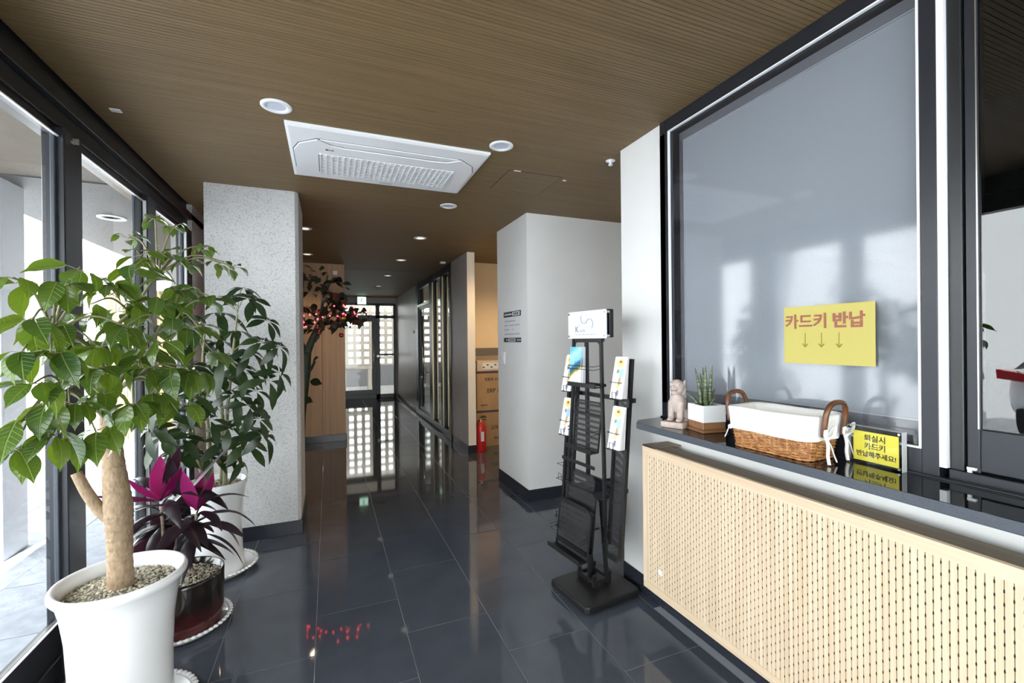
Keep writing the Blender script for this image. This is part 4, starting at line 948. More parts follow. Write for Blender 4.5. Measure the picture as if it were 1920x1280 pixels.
# cordyline in the glazed pot
p3o = Vector((-0.68, 2.665, 0.0065))
p3 = thing('cordyline', 'purple cordyline with magenta centre leaves in a dark red glazed pot', 'plant', p3o)
MB().lathe([(0.0, 0.0), (0.160, 0.0), (0.166, 0.012), (0.172, 0.08), (0.175, 0.25), (0.174, 0.264), (0.168, 0.266), (0.163, 0.262), (0.162, 0.21), (0.0, 0.21)], 48).build('pot', M['redglaze'], p3, smooth=True)
MB().lathe([(0.0, 0.236), (0.162, 0.230), (0.158, 0.2), (0.0, 0.2)], 28).build('soil', M['soil'], p3, smooth=True)
gravel(p3, 0.156, 0.232, 700, 0.0058, mound=0.006)
def strap(base, az, el, L_, wd, grav, m, name='leaf', pet=0.25, rows=12, twist=0.0):
    p = Vector(base); d = Vector((math.cos(az)*math.cos(el), math.sin(az)*math.cos(el), math.sin(el)))
    side = Vector((-math.sin(az), math.cos(az), 0)); vs = []; fs = []; step = L_/(rows-1)
    for i in range(rows):
        t = i/(rows-1)
        ww_ = 0.004 if t < pet*0.6 else max(0.0015, wd*0.5*math.sin(PI*min(1, ((t-pet*0.6)/(1-pet*0.6))**0.8))**0.8)
        up = d.cross(side)*-1
        sd = (side*math.cos(twist*t)+up*math.sin(twist*t))
        vs += [tuple(p-sd*ww_+up*ww_*0.35), tuple(p), tuple(p+sd*ww_+up*ww_*0.35)]
        d = (d+Vector((0, 0, -grav*step))).normalized(); p = p+d*step
    for i in range(rows-1):
        q = 3*i; fs += [(q, q+3, q+4, q+1), (q+1, q+4, q+5, q+2)]
    return MB().add(vs, fs).build(name, m, p3, smooth=True)
cs = MB()
canes = [[(-0.735, 2.60, 0.22), (-0.74, 2.61, 0.36), (-0.745, 2.62, 0.50), (-0.75, 2.62, 0.63)], [(-0.69, 2.61, 0.22), (-0.705, 2.63, 0.33), (-0.70, 2.64, 0.45), (-0.71, 2.65, 0.56)],
         [(-0.625, 2.69, 0.22), (-0.65, 2.66, 0.31), (-0.645, 2.65, 0.40), (-0.625, 2.64, 0.47), (-0.612, 2.63, 0.56)], [(-0.66, 2.74, 0.22), (-0.668, 2.73, 0.36), (-0.672, 2.72, 0.48)]]
for c in canes:
    pt = smooth_path([Vector(q)-p3o for q in c], 6); cs.tube(pt, lerp_r([0.009, 0.007, 0.007], len(pt)), 7)
cs.build('cane', M['cane'], p3, smooth=True)
for (c, n, zs, L0) in (((-0.752, 2.62, 0.60), 15, 0.16, 0.33), ((-0.706, 2.65, 0.52), 8, 0.12, 0.27), ((-0.612, 2.63, 0.545), 15, 0.14, 0.30), ((-0.672, 2.72, 0.47), 6, 0.1, 0.26)):
    c = Vector(c)-p3o
    for k in range(n):
        az = k*2.399+random.uniform(-.25, .25); t = k/n
        Lk = L0*random.uniform(0.85, 1.1)
        if math.cos(az) < -0.2: Lk = min(Lk, (c.x+p3o.x+0.96)/max(0.3, -math.cos(az))*1.1)
        strap(c+Vector((0, 0, zs*(t-0.6))), az, 0.25+0.75*t, Lk, random.uniform(0.048, 0.066), random.uniform(4.5, 8.5), M['cord'], twist=random.uniform(-.6, .6))
for (c, fan) in (((-0.752, 2.62, 0.65), ((2.0, 1.15, 0.20), (3.6, 0.55, 0.26), (-1.3, 1.35, 0.24), (-0.6, 1.05, 0.21), (4.2, 0.9, 0.22), (0.6, 1.25, 0.19))), ((-0.612, 2.63, 0.58), ((-1.9, 1.25, 0.24), (-0.5, 1.2, 0.21), (1.4, 1.3, 0.19), (3.0, 1.25, 0.20)))):
    c = Vector(c)-p3o
    for az, el, Lk in fan: strap(c, az, el, Lk, 0.075, 1.6, M['magenta'], pet=0.1)
for (c, az, el, Lk) in (((-0.74, 2.63, 0.70), -0.9, 1.1, 0.27), ((-0.66, 2.64, 0.66), 0.2, 1.0, 0.28), ((-0.70, 2.64, 0.66), -1.5, 1.2, 0.25)):
    strap(Vector(c)-p3o, az, el, Lk, 0.06, 1.5, M['cord'], pet=0.1)

# ------------------------------------------------------------------ artificial tree with lights
tr = thing('artificial_tree', 'dim artificial tree with dark leaves against the wood panelled wall', 'tree', (-0.33, 5.45, 0))
o3 = Vector((-0.33, 5.45, 0))
def L3(p): return Vector(p)-o3
b = MB()
for pts, r0 in (([(-0.33, 5.45, 0.0), (-0.30, 5.40, 0.6), (-0.24, 5.33, 1.05), (-0.22, 5.31, 1.30)], [0.07, 0.06, 0.05, 0.045]), ([(-0.225, 5.31, 1.27), (-0.16, 5.31, 1.45), (-0.09, 5.34, 1.62)], [0.042, 0.034, 0.025]), ([(-0.225, 5.31, 1.27), (-0.30, 5.34, 1.45), (-0.34, 5.38, 1.75)], [0.042, 0.034, 0.025]), ([(-0.245, 5.33, 1.04), (-0.18, 5.28, 1.12), (-0.14, 5.25, 1.20)], [0.022, 0.016, 0.012]),
                ([(-0.09, 5.34, 1.60), (0.08, 5.3, 1.72), (0.30, 5.28, 1.74)], [0.018, 0.012, 0.006]), ([(-0.09, 5.34, 1.6), (-0.05, 5.36, 1.9), (0.0, 5.36, 2.15)], [0.02, 0.012, 0.006])):
    pt = smooth_path([L3(q) for q in pts], 5); b.tube(pt, lerp_r(r0, len(pt)), 9)
b.build('trunk', mat('green_trunk', (0.022, 0.036, 0.020), 0.6, var=0.3, scale=12), tr, smooth=True)
am = [leaf_mesh('leaf', M['leaf3'], 0.55, d, 0.15, rows=6) for d in (0.2, 0.4)]
big = leaf_mesh('leaf', M['leaf2'], 0.75, 0.1, 0.1)
for p, d, sc in (((-0.19, 5.25, 0.99), (1, -0.2, -0.25), 0.13), ((-0.27, 5.28, 0.80), (1, -0.2, -0.3), 0.12), ((-0.16, 5.25, 1.2), (0.5, -0.6, 0.5), 0.10)):
    inst('leaf', big, tr, aim(L3(p), d, 0.9, sc))
for k in range(270):
    if k < 190:
        u = random.uniform(0, 2*PI); v = random.uniform(-1, 1); rr = random.uniform(0.55, 1.0)
        p = Vector((-0.22+0.50*rr*math.cos(u)*math.sqrt(1-v*v), 5.42+0.42*rr*math.sin(u)*math.sqrt(1-v*v), 1.88+0.42*rr*v))
    else:
        t = random.random(); p = Vector((0.0+0.38*t+random.uniform(-.05, .05), 5.28+random.uniform(-.12, .12), 1.70+0.06*t+random.uniform(-.16, .22)))
    if p.x > 0.2 and p.z > 1.80: continue
    inst('leaf', random.choice(am), tr, aim(L3(p), (random.uniform(-1, 1), random.uniform(-1, 1), random.uniform(-.9, .2)), random.uniform(-1, 1), random.uniform(0.09, 0.14)))
sl_ = thing('string_lights', 'string of glowing red fairy lights wound through the artificial tree', 'string lights', (-0.05, 5.15, 1.65))
so_ = Vector((-0.05, 5.15, 1.65))
BL = [(-0.24, 1.684), (-0.181, 1.692), (-0.12, 1.702), (-0.057, 1.671), (-0.106, 1.652), (-0.133, 1.614), (-0.246, 1.629), (-0.241, 1.614), (-0.24, 1.564), (-0.22, 1.568), (0.057, 1.79), (0.152, 1.802), (0.16, 1.788), (0.252, 1.797), (0.151, 1.711), (0.172, 1.697), (0.259, 1.728), (0.266, 1.71), (0.286, 1.682), (0.367, 1.708), (0.091, 1.683), (0.013, 1.684),
      (-0.34, 1.70), (-0.40, 1.66), (-0.46, 1.75), (-0.36, 1.60), (-0.52, 1.68), (-0.45, 1.60), (-0.56, 1.78), (-0.60, 1.66)]
bme = MB().sphere((0, 0, 0), 0.0075, 8, 5).me('bulb', M['bulb'], True)
path = []
for x, z in BL:
    p = Vector((x, 5.15+random.uniform(-0.02, 0.02) + (0.1 if x < -0.3 else 0), z))-so_
    inst('bulb', bme, sl_).location = p
for x, z in sorted(BL): path.append(Vector((x, 5.17 + (0.1 if x < -0.3 else 0), z+0.008))-so_)
MB().tube(path, 0.002, 4).build('cable', M['blackmetal'], sl_)
for (x, z, m, r, lab) in ((0.126, 1.479, 'bauble', 0.026, 'dark red bauble hanging lowest from the artificial tree'), (-0.091, 1.739, 'bauble', 0.018, 'small dark red bauble above the fairy lights of the artificial tree'), (-0.093, 1.503, 'bauble', 0.022, 'dark red bauble by the fork of the artificial tree'), (0.141, 1.662, 'goldbauble', 0.042, 'large dull gold bauble on the artificial tree'), (-0.107, 1.559, 'bauble', 0.02, 'dark red bauble just under the fairy lights on the artificial tree')):
    bb_ = thing('bauble', lab, 'bauble', (x, 5.15, z), group='baubles on the artificial tree')
    MB().sphere((0, 0, 0), r, 14, 9).build('ball', M[m], bb_, smooth=True)
    MB().tube([(0, 0, r*0.95), (0, 0, r*1.2)], r*0.22, 8).build('cap', M['brass'], bb_); MB().tube([(0, 0, r*1.2), (0.004, 0.01, r*1.2+0.05)], 0.0012, 4).build('thread', M['blackmetal'], bb_)

# ------------------------------------------------------------------ things on the counter
CZ = 1.0005
# stone lion
li = thing('lion_statue', 'pink sandstone guardian lion sitting on a square base on the counter', 'statue', (1.486, 1.614, CZ), math.atan2(-0.057, -0.139))
MB().prism(rrect(0.145, 0.105, 0.004, 2), 0.0, 0.026).build('plinth', M['lion'], li, bevel=0.002, seg=1)
b = MB()
b.sphere((-0.030, 0, 0.062), 0.042, 16, 10, sc=(0.95, 0.95, 1.0))      # haunches
b.sphere((-0.004, 0, 0.098), 0.036, 16, 10, sc=(0.95, 1.0, 1.35))      # torso
b.sphere((0.016, 0, 0.118), 0.034, 16, 10, sc=(0.85, 0.98, 1.05))      # chest
b.sphere((0.012, 0, 0.178), 0.033, 16, 12, sc=(0.98, 0.95, 1.12))      # head
b.sphere((-0.008, 0, 0.165), 0.032, 16, 10, sc=(0.75, 1.05, 1.35))     # mane
b.sphere((-0.018, 0, 0.14), 0.028, 14, 8, sc=(0.7, 1.1, 1.3))
b.sphere((0.036, 0, 0.176), 0.019, 14, 8, sc=(1.0, 1.05, 0.62))        # upper muzzle
b.sphere((0.034, 0, 0.155), 0.017, 14, 8, sc=(1.0, 1.0, 0.5))          # jaw
b.sphere((0.051, 0, 0.184), 0.0075, 8, 6)                              # nose
for s_ in (-1, 1):
    b.tube([(0.022, 0.020*s_, 0.115), (0.030, 0.021*s_, 0.07), (0.030, 0.021*s_, 0.034)], [0.017, 0.0135, 0.0135], 10)
    b.sphere((0.040, 0.021*s_, 0.033), 0.0145, 10, 6, sc=(1.25, 1, 0.6))
    b.sphere((-0.022, 0.034*s_, 0.052), 0.026, 12, 8, sc=(1.1, 0.62, 1.05))
    b.sphere((0.0, 0.038*s_, 0.031), 0.013, 10, 6, sc=(1.7, 0.9, 0.55))
    b.sphere((-0.006, 0.028*s_, 0.200), 0.010, 8, 6, sc=(0.8, 0.6, 1.2))
    b.sphere((0.036, 0.0155*s_, 0.193), 0.0065, 8, 6)
    b.sphere((0.030, 0.020*s_, 0.200), 0.009, 8, 6, sc=(1.3, 0.8, 0.5))
b.tube([(-0.06, 0, 0.045), (-0.066, 0, 0.08), (-0.052, 0, 0.115)], [0.008, 0.009, 0.006], 8)
lo = b.build('body', M['lion'], li, smooth=True)
rm = lo.modifiers.new('r', 'REMESH'); rm.mode = 'VOXEL'; rm.voxel_size = 0.0028; rm.use_smooth_shade = True
sm_ = lo.modifiers.new('s', 'SMOOTH'); sm_.iterations = 3; sm_.factor = 0.5
m = MB(); m.box(0.034, 0.0525, -0.014, 0.014, 0.1645, 0.167); m.build('mouth', mat('sandstone_shade', (0.25, 0.20, 0.18), 0.9), li)

# snake plant
sp_ = thing('snake_plant', 'banded snake plant in a white square pot on a brown wooden tray', 'plant', (1.5225, 1.484, CZ), math.radians(-10.5))
MB().box(-0.062, 0.062, -0.062, 0.062, 0.0, 0.012).build('tray', M['brownwood'], sp_, bevel=0.002, seg=1)
MB().box(-0.054, 0.054, -0.054, 0.054, 0.012, 0.043).build('wooden_sleeve', M['brownwood'], sp_, bevel=0.002, seg=1)
b = MB(); h_ = 0.055
b.add([(-h_, -h_, .043), (h_, -h_, .043), (h_, h_, .043), (-h_, h_, .043), (-h_, -h_, .115), (h_, -h_, .115), (h_, h_, .115), (-h_, h_, .115), (-.048, -.048, .115), (.048, -.048, .115), (.048, .048, .115), (-.048, .048, .115), (-.046, -.046, .095), (.046, -.046, .095), (.046, .046, .095), (-.046, .046, .095)],
      [(0, 3, 2, 1), (0, 1, 5, 4), (1, 2, 6, 5), (2, 3, 7, 6), (3, 0, 4, 7), (4, 5, 9, 8), (5, 6, 10, 9), (6, 7, 11, 10), (7, 4, 8, 11), (8, 9, 13, 12), (9, 10, 14, 13), (10, 11, 15, 14), (11, 8, 12, 15)])
b.build('pot', M['ceramic'], sp_, bevel=0.0015, seg=1)
MB().box(-0.046, 0.046, -0.046, 0.046, 0.09, 0.1).build('soil', M['soil'], sp_)
for bx, by, dx, dy, hh, r in ((0.010, -0.008, 0.006, -0.012, 0.190, 0.0085), (-0.006, -0.002, 0.0, -0.002, 0.188, 0.009), (-0.018, 0.012, -0.012, 0.026, 0.178, 0.008), (-0.002, 0.014, 0.0, 0.006, 0.18, 0.008), (0.004, 0.024, 0.004, 0.03, 0.15, 0.007), (0.018, 0.0, 0.02, -0.006, 0.085, 0.008), (-0.012, -0.016, -0.02, -0.022, 0.075, 0.008), (-0.022, 0.024, -0.035, 0.04, 0.065, 0.007), (0.002, -0.02, 0.004, -0.038, 0.055, 0.007)):
    pt = [Vector((bx+dx*t*t, by+dy*t*t, 0.095+hh*t)) for t in (0, .2, .4, .6, .8, .92, 1.0)]
    MB().tube(pt, [r, r*1.02, r, r*0.85, r*0.6, r*0.35, 0.0008], 9).build('leaf', M['snake'], sp_, smooth=True)

# wicker basket
bk = thing('wicker_basket', 'honey brown wicker basket with white cloth liner and ribbon bows', 'basket', (1.484, 1.106, CZ), math.radians(3))
def rr_pt(t, w, h, r):
    # point on a rounded rectangle by arc length fraction
    P = rrect(w, h, r, 6); n = len(P); ln = [0]
    for i in range(n): ln.append(ln[-1]+math.dist(P[i], P[(i+1) % n]))
    s_ = (t % 1.0)*ln[-1]
    for i in range(n):
        if s_ <= ln[i+1]:
            u = (s_-ln[i])/max(1e-9, ln[i+1]-ln[i]); a, c = P[i], P[(i+1) % n]
            nx_, ny_ = (c[1]-a[1]), -(c[0]-a[0]); l = math.hypot(nx_, ny_) or 1
            return (a[0]+(c[0]-a[0])*u, a[1]+(c[1]-a[1])*u), (nx_/l, ny_/l)
BW0, BH0, BW1, BH1 = 0.150, 0.272, 0.184, 0.312
def bdim(z): k = z/0.14; return BW0+(BW1-BW0)*k, BH0+(BH1-BH0)*k
b = MB(); NS = 112
for row in range(18):
    z = 0.006+row*0.0056; W_, H_ = bdim(z); pts = []
    for k in range(NS):
        (x, y_), (nx_, ny_) = rr_pt(k/NS, W_, H_, 0.03)
        o_ = 0.0024*math.sin(2*PI*k/8+PI*row)
        pts.append((x+nx_*o_, y_+ny_*o_, z))
    b.tube(pts+[pts[0]], 0.0025, 5, caps=False)
for k in range(56):
    pts = []
    for z in (0.003, 0.05, 0.105):
        W_, H_ = bdim(z); (x, y_), _ = rr_pt((k+0.25)/56, W_, H_, 0.03); pts.append((x, y_, z))
    b.tube(pts, 0.002, 5)
o = b.build('weave', M['basket'], bk, smooth=True); o['kind'] = 'stuff'
m = MB()
for off in (0, 1):
    pts = []
    for k in range(NS):
        (x, y_), (nx_, ny_) = rr_pt(k/NS, BW0+0.004, BH0+0.004, 0.03); q = 0.0022*math.sin(2*PI*(k/7.0+off*0.5))
        pts.append((x+nx_*q, y_+ny_*q, 0.004+0.0018*math.cos(2*PI*(k/7.0+off*0.5))))
    m.tube(pts+[pts[0]], 0.003, 5, caps=False)
m.build('base_braid', M['basket'], bk, smooth=True)
MB().prism(rrect(BW0-0.004, BH0-0.004, 0.03, 6), 0.001, 0.006).build('bottom', M['basket'], bk)
# cloth liner: outer skirt, rolled rim, inside
b = MB(); NL = 96; rings = []
for (z, off) in ((0.066, 0.008), (0.072, 0.009), (0.10, 0.007), (0.13, 0.006), (0.143, 0.005), (0.149, 0.001), (0.148, -0.006), (0.138, -0.010), (0.10, -0.012), (0.05, -0.013), (0.012, -0.014)):
    W_, H_ = bdim(z); ringp = []
    for k in range(NL):
        (x, y_), (nx_, ny_) = rr_pt(k/NL, W_, H_, 0.035)
        wv = 0.0007*math.sin(k*0.9+z*40)+0.0007*math.sin(k*0.37+1.3)
        zz = z + (0.001*math.sin(k*0.29) if z > 0.12 else 0) + (0.0012*math.sin(k*0.21+2) if z < 0.08 and off > 0 else 0)
        ringp.append((x+nx_*(off+wv), y_+ny_*(off+wv), zz))
    rings.append(ringp)
vs = [p for r_ in rings for p in r_]; fs = []
for i in range(len(rings)-1):
    for k in range(NL): k2 = (k+1) % NL; fs.append((i*NL+k, i*NL+k2, (i+1)*NL+k2, (i+1)*NL+k))
fs.append(tuple((len(rings)-1)*NL+k for k in range(NL)))
b.add(vs, fs); b.build('liner', M['cloth'], bk, smooth=True)
for s_ in (-1, 1):
    yb = s_*0.170
    pts = [(-0.052, yb, 0.085), (-0.053, yb+s_*0.006, 0.13), (-0.050, yb+s_*0.010, 0.162), (-0.034, yb+s_*0.013, 0.186), (0.0, yb+s_*0.014, 0.193), (0.034, yb+s_*0.013, 0.186), (0.050, yb+s_*0.010, 0.162), (0.053, yb+s_*0.006, 0.13), (0.052, yb, 0.085)]
    MB().tube(smooth_path(pts, 4), 0.0085, 8).build('handle', M['rattan'], bk, smooth=True)
def ribbon(pts, wd=0.006):
    pt = smooth_path(pts, 5); return pt
def bow(x, y_, s_, tl):
    b = MB()
    for dx, dz in ((-1, 0.022), (1, 0.030)):
        pt = smooth_path([(x, y_, 0.082), (x+dx*0.012, y_-0.012, 0.082+dz), (x+dx*0.026, y_-0.016, 0.084+dz*1.2), (x+dx*0.022, y_-0.012, 0.082+dz*0.3), (x, y_-0.004, 0.081)], 6); b.tube(pt, 0.0055, 6, flat=0.3)
    for dx, l in ((-0.010, tl), (0.016, tl-0.004)):
        pt = smooth_path([(x, y_-0.004, 0.081), (x+dx*0.6, y_-0.012, 0.055), (x+dx*1.2, y_-0.014, 0.03), (x+dx*1.5, y_-0.02, 0.003+(0.076-l))], 6); b.tube(pt, 0.006, 6, flat=0.3)
    b.sphere((x, y_-0.006, 0.081), 0.0075, 8, 6)
    b.build('ribbon_bow', M['cloth'], bk, smooth=True)
bow(-0.045, -0.172, 1, 0.076); bow(0.062, -0.168, 1, 0.075)
m = MB(); m.tube(smooth_path([(-0.085, 0.12, 0.085), (-0.098, 0.135, 0.07), (-0.094, 0.15, 0.045), (-0.098, 0.155, 0.03)], 5), 0.006, 6, flat=0.3); m.sphere((-0.092, 0.135, 0.072), 0.009, 8, 6); m.build('ribbon_bow', M['cloth'], bk, smooth=True)

# acrylic card stand
hs = thing('card_stand', 'clear acrylic stand holding a yellow notice card on the counter', 'sign', (1.5665, 0.857, CZ), math.radians(-2.6))
for x0, x1 in ((-0.011, -0.002), (0.001, 0.010)): MB().box(x0, x1, -0.0775, 0.0775, 0.0, 0.117).build('acrylic_block', M['acrylic'], hs, bevel=0.0015, seg=1)
MB().box(-0.0018, 0.0008, -0.064, 0.063, 0.008, 0.101).build('card', M['yellow2'], hs)
for yy in (-0.0785, 0.0775): MB().box(-0.011, 0.010, yy, yy+0.001, 0.0, 0.117).build('polished_edge', M['edge'], hs)
MB().box(-0.011, 0.010, -0.0775, 0.0775, 0.117, 0.1178).build('polished_edge', M['edge'], hs)
mb = MB()
for yy in (-0.070, 0.070):
    for zz in (0.007, 0.110): mb.tube([(-0.0113, yy, zz), (-0.004, yy, zz)], 0.0035, 10)
mb.build('magnet', M['chrome'], hs)
for k, tx in enumerate(('퇴실시', '카드키', '반납해주세요!')):
    text_mesh('lettering', tx, 0.0225 if k < 2 else 0.0195, M['ink'], hs, (-0.0022, 0.0 if k < 2 else -0.002, 0.081-0.0255*k), FACE_L, 0.0004)
# yellow notice taped to the window
ys = thing('yellow_notice', 'yellow paper notice with red Korean lettering taped on the window', 'notice', (1.5965, 1.020, 1.410), math.radians(0.6))
m = MB(); nn = 8
vs = []; fs = []
for i in range(nn+1):
    t = i/nn; x = -0.002-0.006*(t-0.5)**2*(1 if t > 0.5 else 0.4)*4*0.6
    vs += [(x, 0.152-0.304*t, -0.104), (x, 0.152-0.304*t, 0.1035)]
for i in range(nn): fs.append((2*i, 2*i+2, 2*i+3, 2*i+1))
m.add(vs, fs); so2 = m.build('sheet', M['yellow'], ys); sd = so2.modifiers.new('t', 'SOLIDIFY'); sd.thickness = 0.0006
text_mesh('lettering', '카드키', 0.056, M['redink'], ys, (-0.0046, 0.070, 0.045), FACE_L, 0.0012)
text_mesh('lettering', '반납', 0.056, M['redink'], ys, (-0.0046, -0.072, 0.045), FACE_L, 0.0018)
for yy in (0.072, 0.015, -0.043):
    m = MB(); m.box(-0.0048, -0.0036, yy-0.0011, yy+0.0011, -0.043, 0.007)
    for s_ in (-1, 1): m.bar((-0.0042, yy, -0.044), (-0.0042, yy+s_*0.009, -0.032), 0.0024)
    m.build('arrow', M['oliveink'], ys)

# ------------------------------------------------------------------ brochure stand
RK = Vector((1.345, 2.13, 0)); RZ = math.radians(97)
rk = thing('brochure_stand', 'black metal brochure stand with white header board against the white pier', 'display stand', RK, RZ)
BM = M['blackmetal']
bs_ = MB(); bs_.prism(rrect(0.335, 0.375, 0.03, 5, -0.005, -0.005), 0.010, 0.048)
bs_.build('base', BM, rk, bevel=0.008, seg=3)
m = MB()
for x in (-0.14, 0.13):
    for y_ in (-0.16, 0.15): m.tube([(x, y_, 0.0), (x, y_, 0.012)], 0.012, 8)
m.build('foot', BM, rk)
m = MB(); ring(m, -0.035, 0.095, -0.085, -0.07, 0.048, 0.075, 0.012)
m2 = MB()
for (x, y_) in ((-0.035, -0.085), (0.095, -0.085), (-0.035, 0.02), (0.095, 0.02)): m2.bar((x, y_, 0.048), (x, y_, 0.11), 0.016)
for a, c in (((-0.035, -0.085), (0.095, -0.085)), ((-0.035, 0.02), (0.095, 0.02)), ((-0.035, -0.085), (-0.035, 0.02)), ((0.095, -0.085), (0.095, 0.02))): m2.bar((*a, 0.075), (*c, 0.075), 0.018)
m2.build('base_socket', BM, rk)
for pts in (((0.015, 0.012, 0.05), (0.022, 0.012, 1.42)), ((-0.035, -0.07, 0.05), (-0.04, -0.03, 0.52)), ((0.095, -0.07, 0.05), (0.09, -0.03, 0.52))):
    m = MB(); m.tube(pts, 0.0125, 4); m.build('post', BM, rk)
for sx in (-1, 1):
    m = MB(); m.tube([(sx*0.118+0.005, 0.022, 1.405), (sx*0.124+0.005, 0.024, 1.13), (sx*0.15+0.002, 0.04, 0.72), (sx*0.165, 0.05, 0.30)], 0.011, 4); m.build('centre_rail', BM, rk)
    # wing: two rails with perforated sheet, leaning back
    m = MB(); m.tube([(sx*0.255, -0.057, 1.30), (sx*0.250, 0.026, 0.30)], 0.0145, 4); m.build('wing_rail', BM, rk)
    m = MB(); m.tube([(sx*0.165, -0.052, 1.30), (sx*0.168, 0.028, 0.34)], 0.0115, 4); m.build('wing_rail', BM, rk)
    m = MB(); m.add([(sx*0.165, -0.055, 1.29), (sx*0.252, -0.060, 1.29), (sx*0.250, 0.022, 0.34), (sx*0.168, 0.024, 0.34)], [(0, 1, 2, 3)]); m.build('mesh_panel', perforated('perforated_wing', (0.016, 0.016, 0.017), 0.45, 300), rk)
    m = MB(); m.box(sx*0.16-0.006, sx*0.26+0.006, 0.018, 0.06, 0.285, 0.302); m.build('wing_tray', BM, rk)
m = MB(); m.box(-0.262, 0.262, -0.078, -0.056, 1.075, 1.097); m.build('cross_bar', BM, rk)
m = MB(); m.box(-0.255, 0.255, -0.025, -0.008, 0.62, 0.64); m.build('cross_bar', BM, rk)
m = MB()
m.box(-0.125, 0.135, 0.008, 0.024, 1.39, 1.412); m.box(-0.125, 0.135, 0.0, 0.014, 1.15, 1.165)
m.build('header_frame', BM, rk)
def wing_y(z): return -0.052+(1.30-z)*0.083
# wire loops on the wing pockets
for sx in (-1, 1):
    for zb in (1.095, 0.838, 0.58, 0.36):
        yb = wing_y(zb)+0.012; zt = zb+0.085; yt = wing_y(zt)+0.012; D = 0.048
        xa, xb = sx*0.172, sx*0.250
        MB().tube([(xa, yt, zt), (xa, yt+D, zt), (xb, yt+D, zt), (xb, yt, zt)], 0.0017, 5).build('wire_loop', BM, rk, smooth=True)
        m = MB(); m.tube([(xa, yb, zb), (xa, yb+D, zb), (xb, yb+D, zb), (xb, yb, zb)], 0.0017, 5)
        xm = (xa+xb)/2; m.tube([(xm-0.014, yb+D, zb), (xm-0.014, yb+D+0.001, zb+0.036), (xm+0.014, yb+D+0.001, zb+0.036), (xm+0.014, yb+D, zb)], 0.0017, 5)
        m.build('wire_foot', BM, rk, smooth=True)
# centre pockets
MOPEN = perforated('open_mesh', (0.016, 0.016, 0.017), 0.75, 300)
def pocket(zb, zt, y_, D, x0, x1, tilt, panel=None):
    m = MB(); yt = y_-tilt
    m.tube([(x0, y_, zb), (x0, yt, zt-0.02), (x0+0.02, yt, zt), (x1-0.02, yt, zt), (x1, yt, zt-0.02), (x1, y_, zb)], 0.0055, 4)
    m.box(x0-0.004, x1+0.004, y_, y_+D, zb-0.002, zb+0.003); m.box(x0-0.004, x1+0.004, y_+D-0.004, y_+D+0.002, zb-0.004, zb+0.020)
    m.build('pocket_frame', BM, rk)
    if panel:
        p = MB(); p.add([(x0, y_-0.002, zb), (x1, y_-0.002, zb), (x1, yt-0.002, zt), (x0, yt-0.002, zt)], [(0, 1, 2, 3)]); p.build('mesh_panel', panel, rk)
    zz = zb+0.10; yy = y_-tilt*0.4
    for dz in (0, 0.018): MB().tube([(x0, yy, zz+dz), (x0, yy+D, zz+dz-0.006), (x1, yy+D, zz+dz-0.006), (x1, yy, zz+dz)], 0.0017, 5).build('wire_loop', BM, rk)
MPANEL = perforated('perforated_pocket', (0.016, 0.016, 0.017), 0.50, 300)
pocket(1.145, 1.39, 0.022, 0.045, -0.108, 0.122, 0.0)
pocket(0.80, 1.06, 0.045, 0.05, -0.105, 0.11, 0.03, MOPEN)
MB().box(-0.115, 0.12, 0.028, 0.034, 0.985, 1.0).build('cross_bar', BM, rk)
MB().box(-0.14, 0.14, 0.095, 0.102, 0.725, 0.742).build('cross_bar', BM, rk)
pocket(0.50, 0.665, 0.075, 0.045, -0.09, 0.10, 0.02, MPANEL)
pocket(0.285, 0.585, 0.105, 0.045, -0.12, 0.12, 0.03, MPANEL)
pocket(0.26, 0.51, 0.15, 0.055, -0.135, 0.135, 0.03, MPANEL)
for x in (-0.1, 0.1): MB().bar((x, 0.04, 0.40), (x, 0.11, 0.40), 0.01).build('bracket', BM, rk)
# header
hb = MB(); hb.box(-0.155, 0.165, -0.030, 0.0, 1.412, 1.562); hb.build('header_box', BM, rk, bevel=0.004)
hd_ = MB(); hd_.prism([(x+0.0, z) for x, z in rrect(0.330, 0.152, 0.008, 3, 0.0, 1.484)], 0.026, 0.030, axis='y'); hdr = hd_.build('header_board', M['paper'], rk)
for x in (-0.152, 0.152):
    for z in (1.421, 1.547):
        m = MB(); m.tube([(x, 0.0, z), (x, 0.035, z)], 0.006, 10); m.build('standoff', M['chrome'], rk, smooth=False)
# header logo: two smiling circles joined by an S curve (rack +x is away from the viewer, so print reads right to left in x)
def hp(u, v): return (-u, 0.0306, 1.484+v)
m = MB(); c1, c2, R_ = (-0.018, 0.036), (0.028, 0.002), 0.0286
def arc(c, a0, a1, r, n=24): return [hp(c[0]+r*math.cos(a0+(a1-a0)*k/n), c[1]+r*math.sin(a0+(a1-a0)*k/n)) for k in range(n+1)]
m.tube(arc(c1, 0.0, 2*PI, R_, 36), 0.0009, 4); m.tube(arc(c2, 0, 2*PI, R_, 36), 0.0009, 4); m.build('logo_circle', M['greyink'], hdr)
ang = math.atan2(c2[1]-c1[1], c2[0]-c1[0])
m = MB(); m.tube(arc(c1, PI*0.85, 2*PI+ang, R_) + arc(c2, PI+ang, -0.25*PI, R_), 0.0019, 4); m.build('logo_curve', M['blueink'], hdr)
m = MB()
for c in (c1, c2):
    for dx in (-0.009, 0.009): m.sphere(hp(c[0]+dx, c[1]+0.008), 0.0019, 6, 4)
    m.tube(arc(c, PI*1.2, PI*1.8, 0.014, 10), 0.0012, 4)
m.build('logo_smile', M['greyink'], hdr)
FACE_R = (PI/2, 0, PI)
text_mesh('lettering', 'K', 0.046, M['blueink'], hdr, hp(-0.084, -0.026), FACE_R, 0.0006)
text_mesh('lettering', "'", 0.03, M['blueink'], hdr, hp(-0.062, -0.012), FACE_R, 0.0)
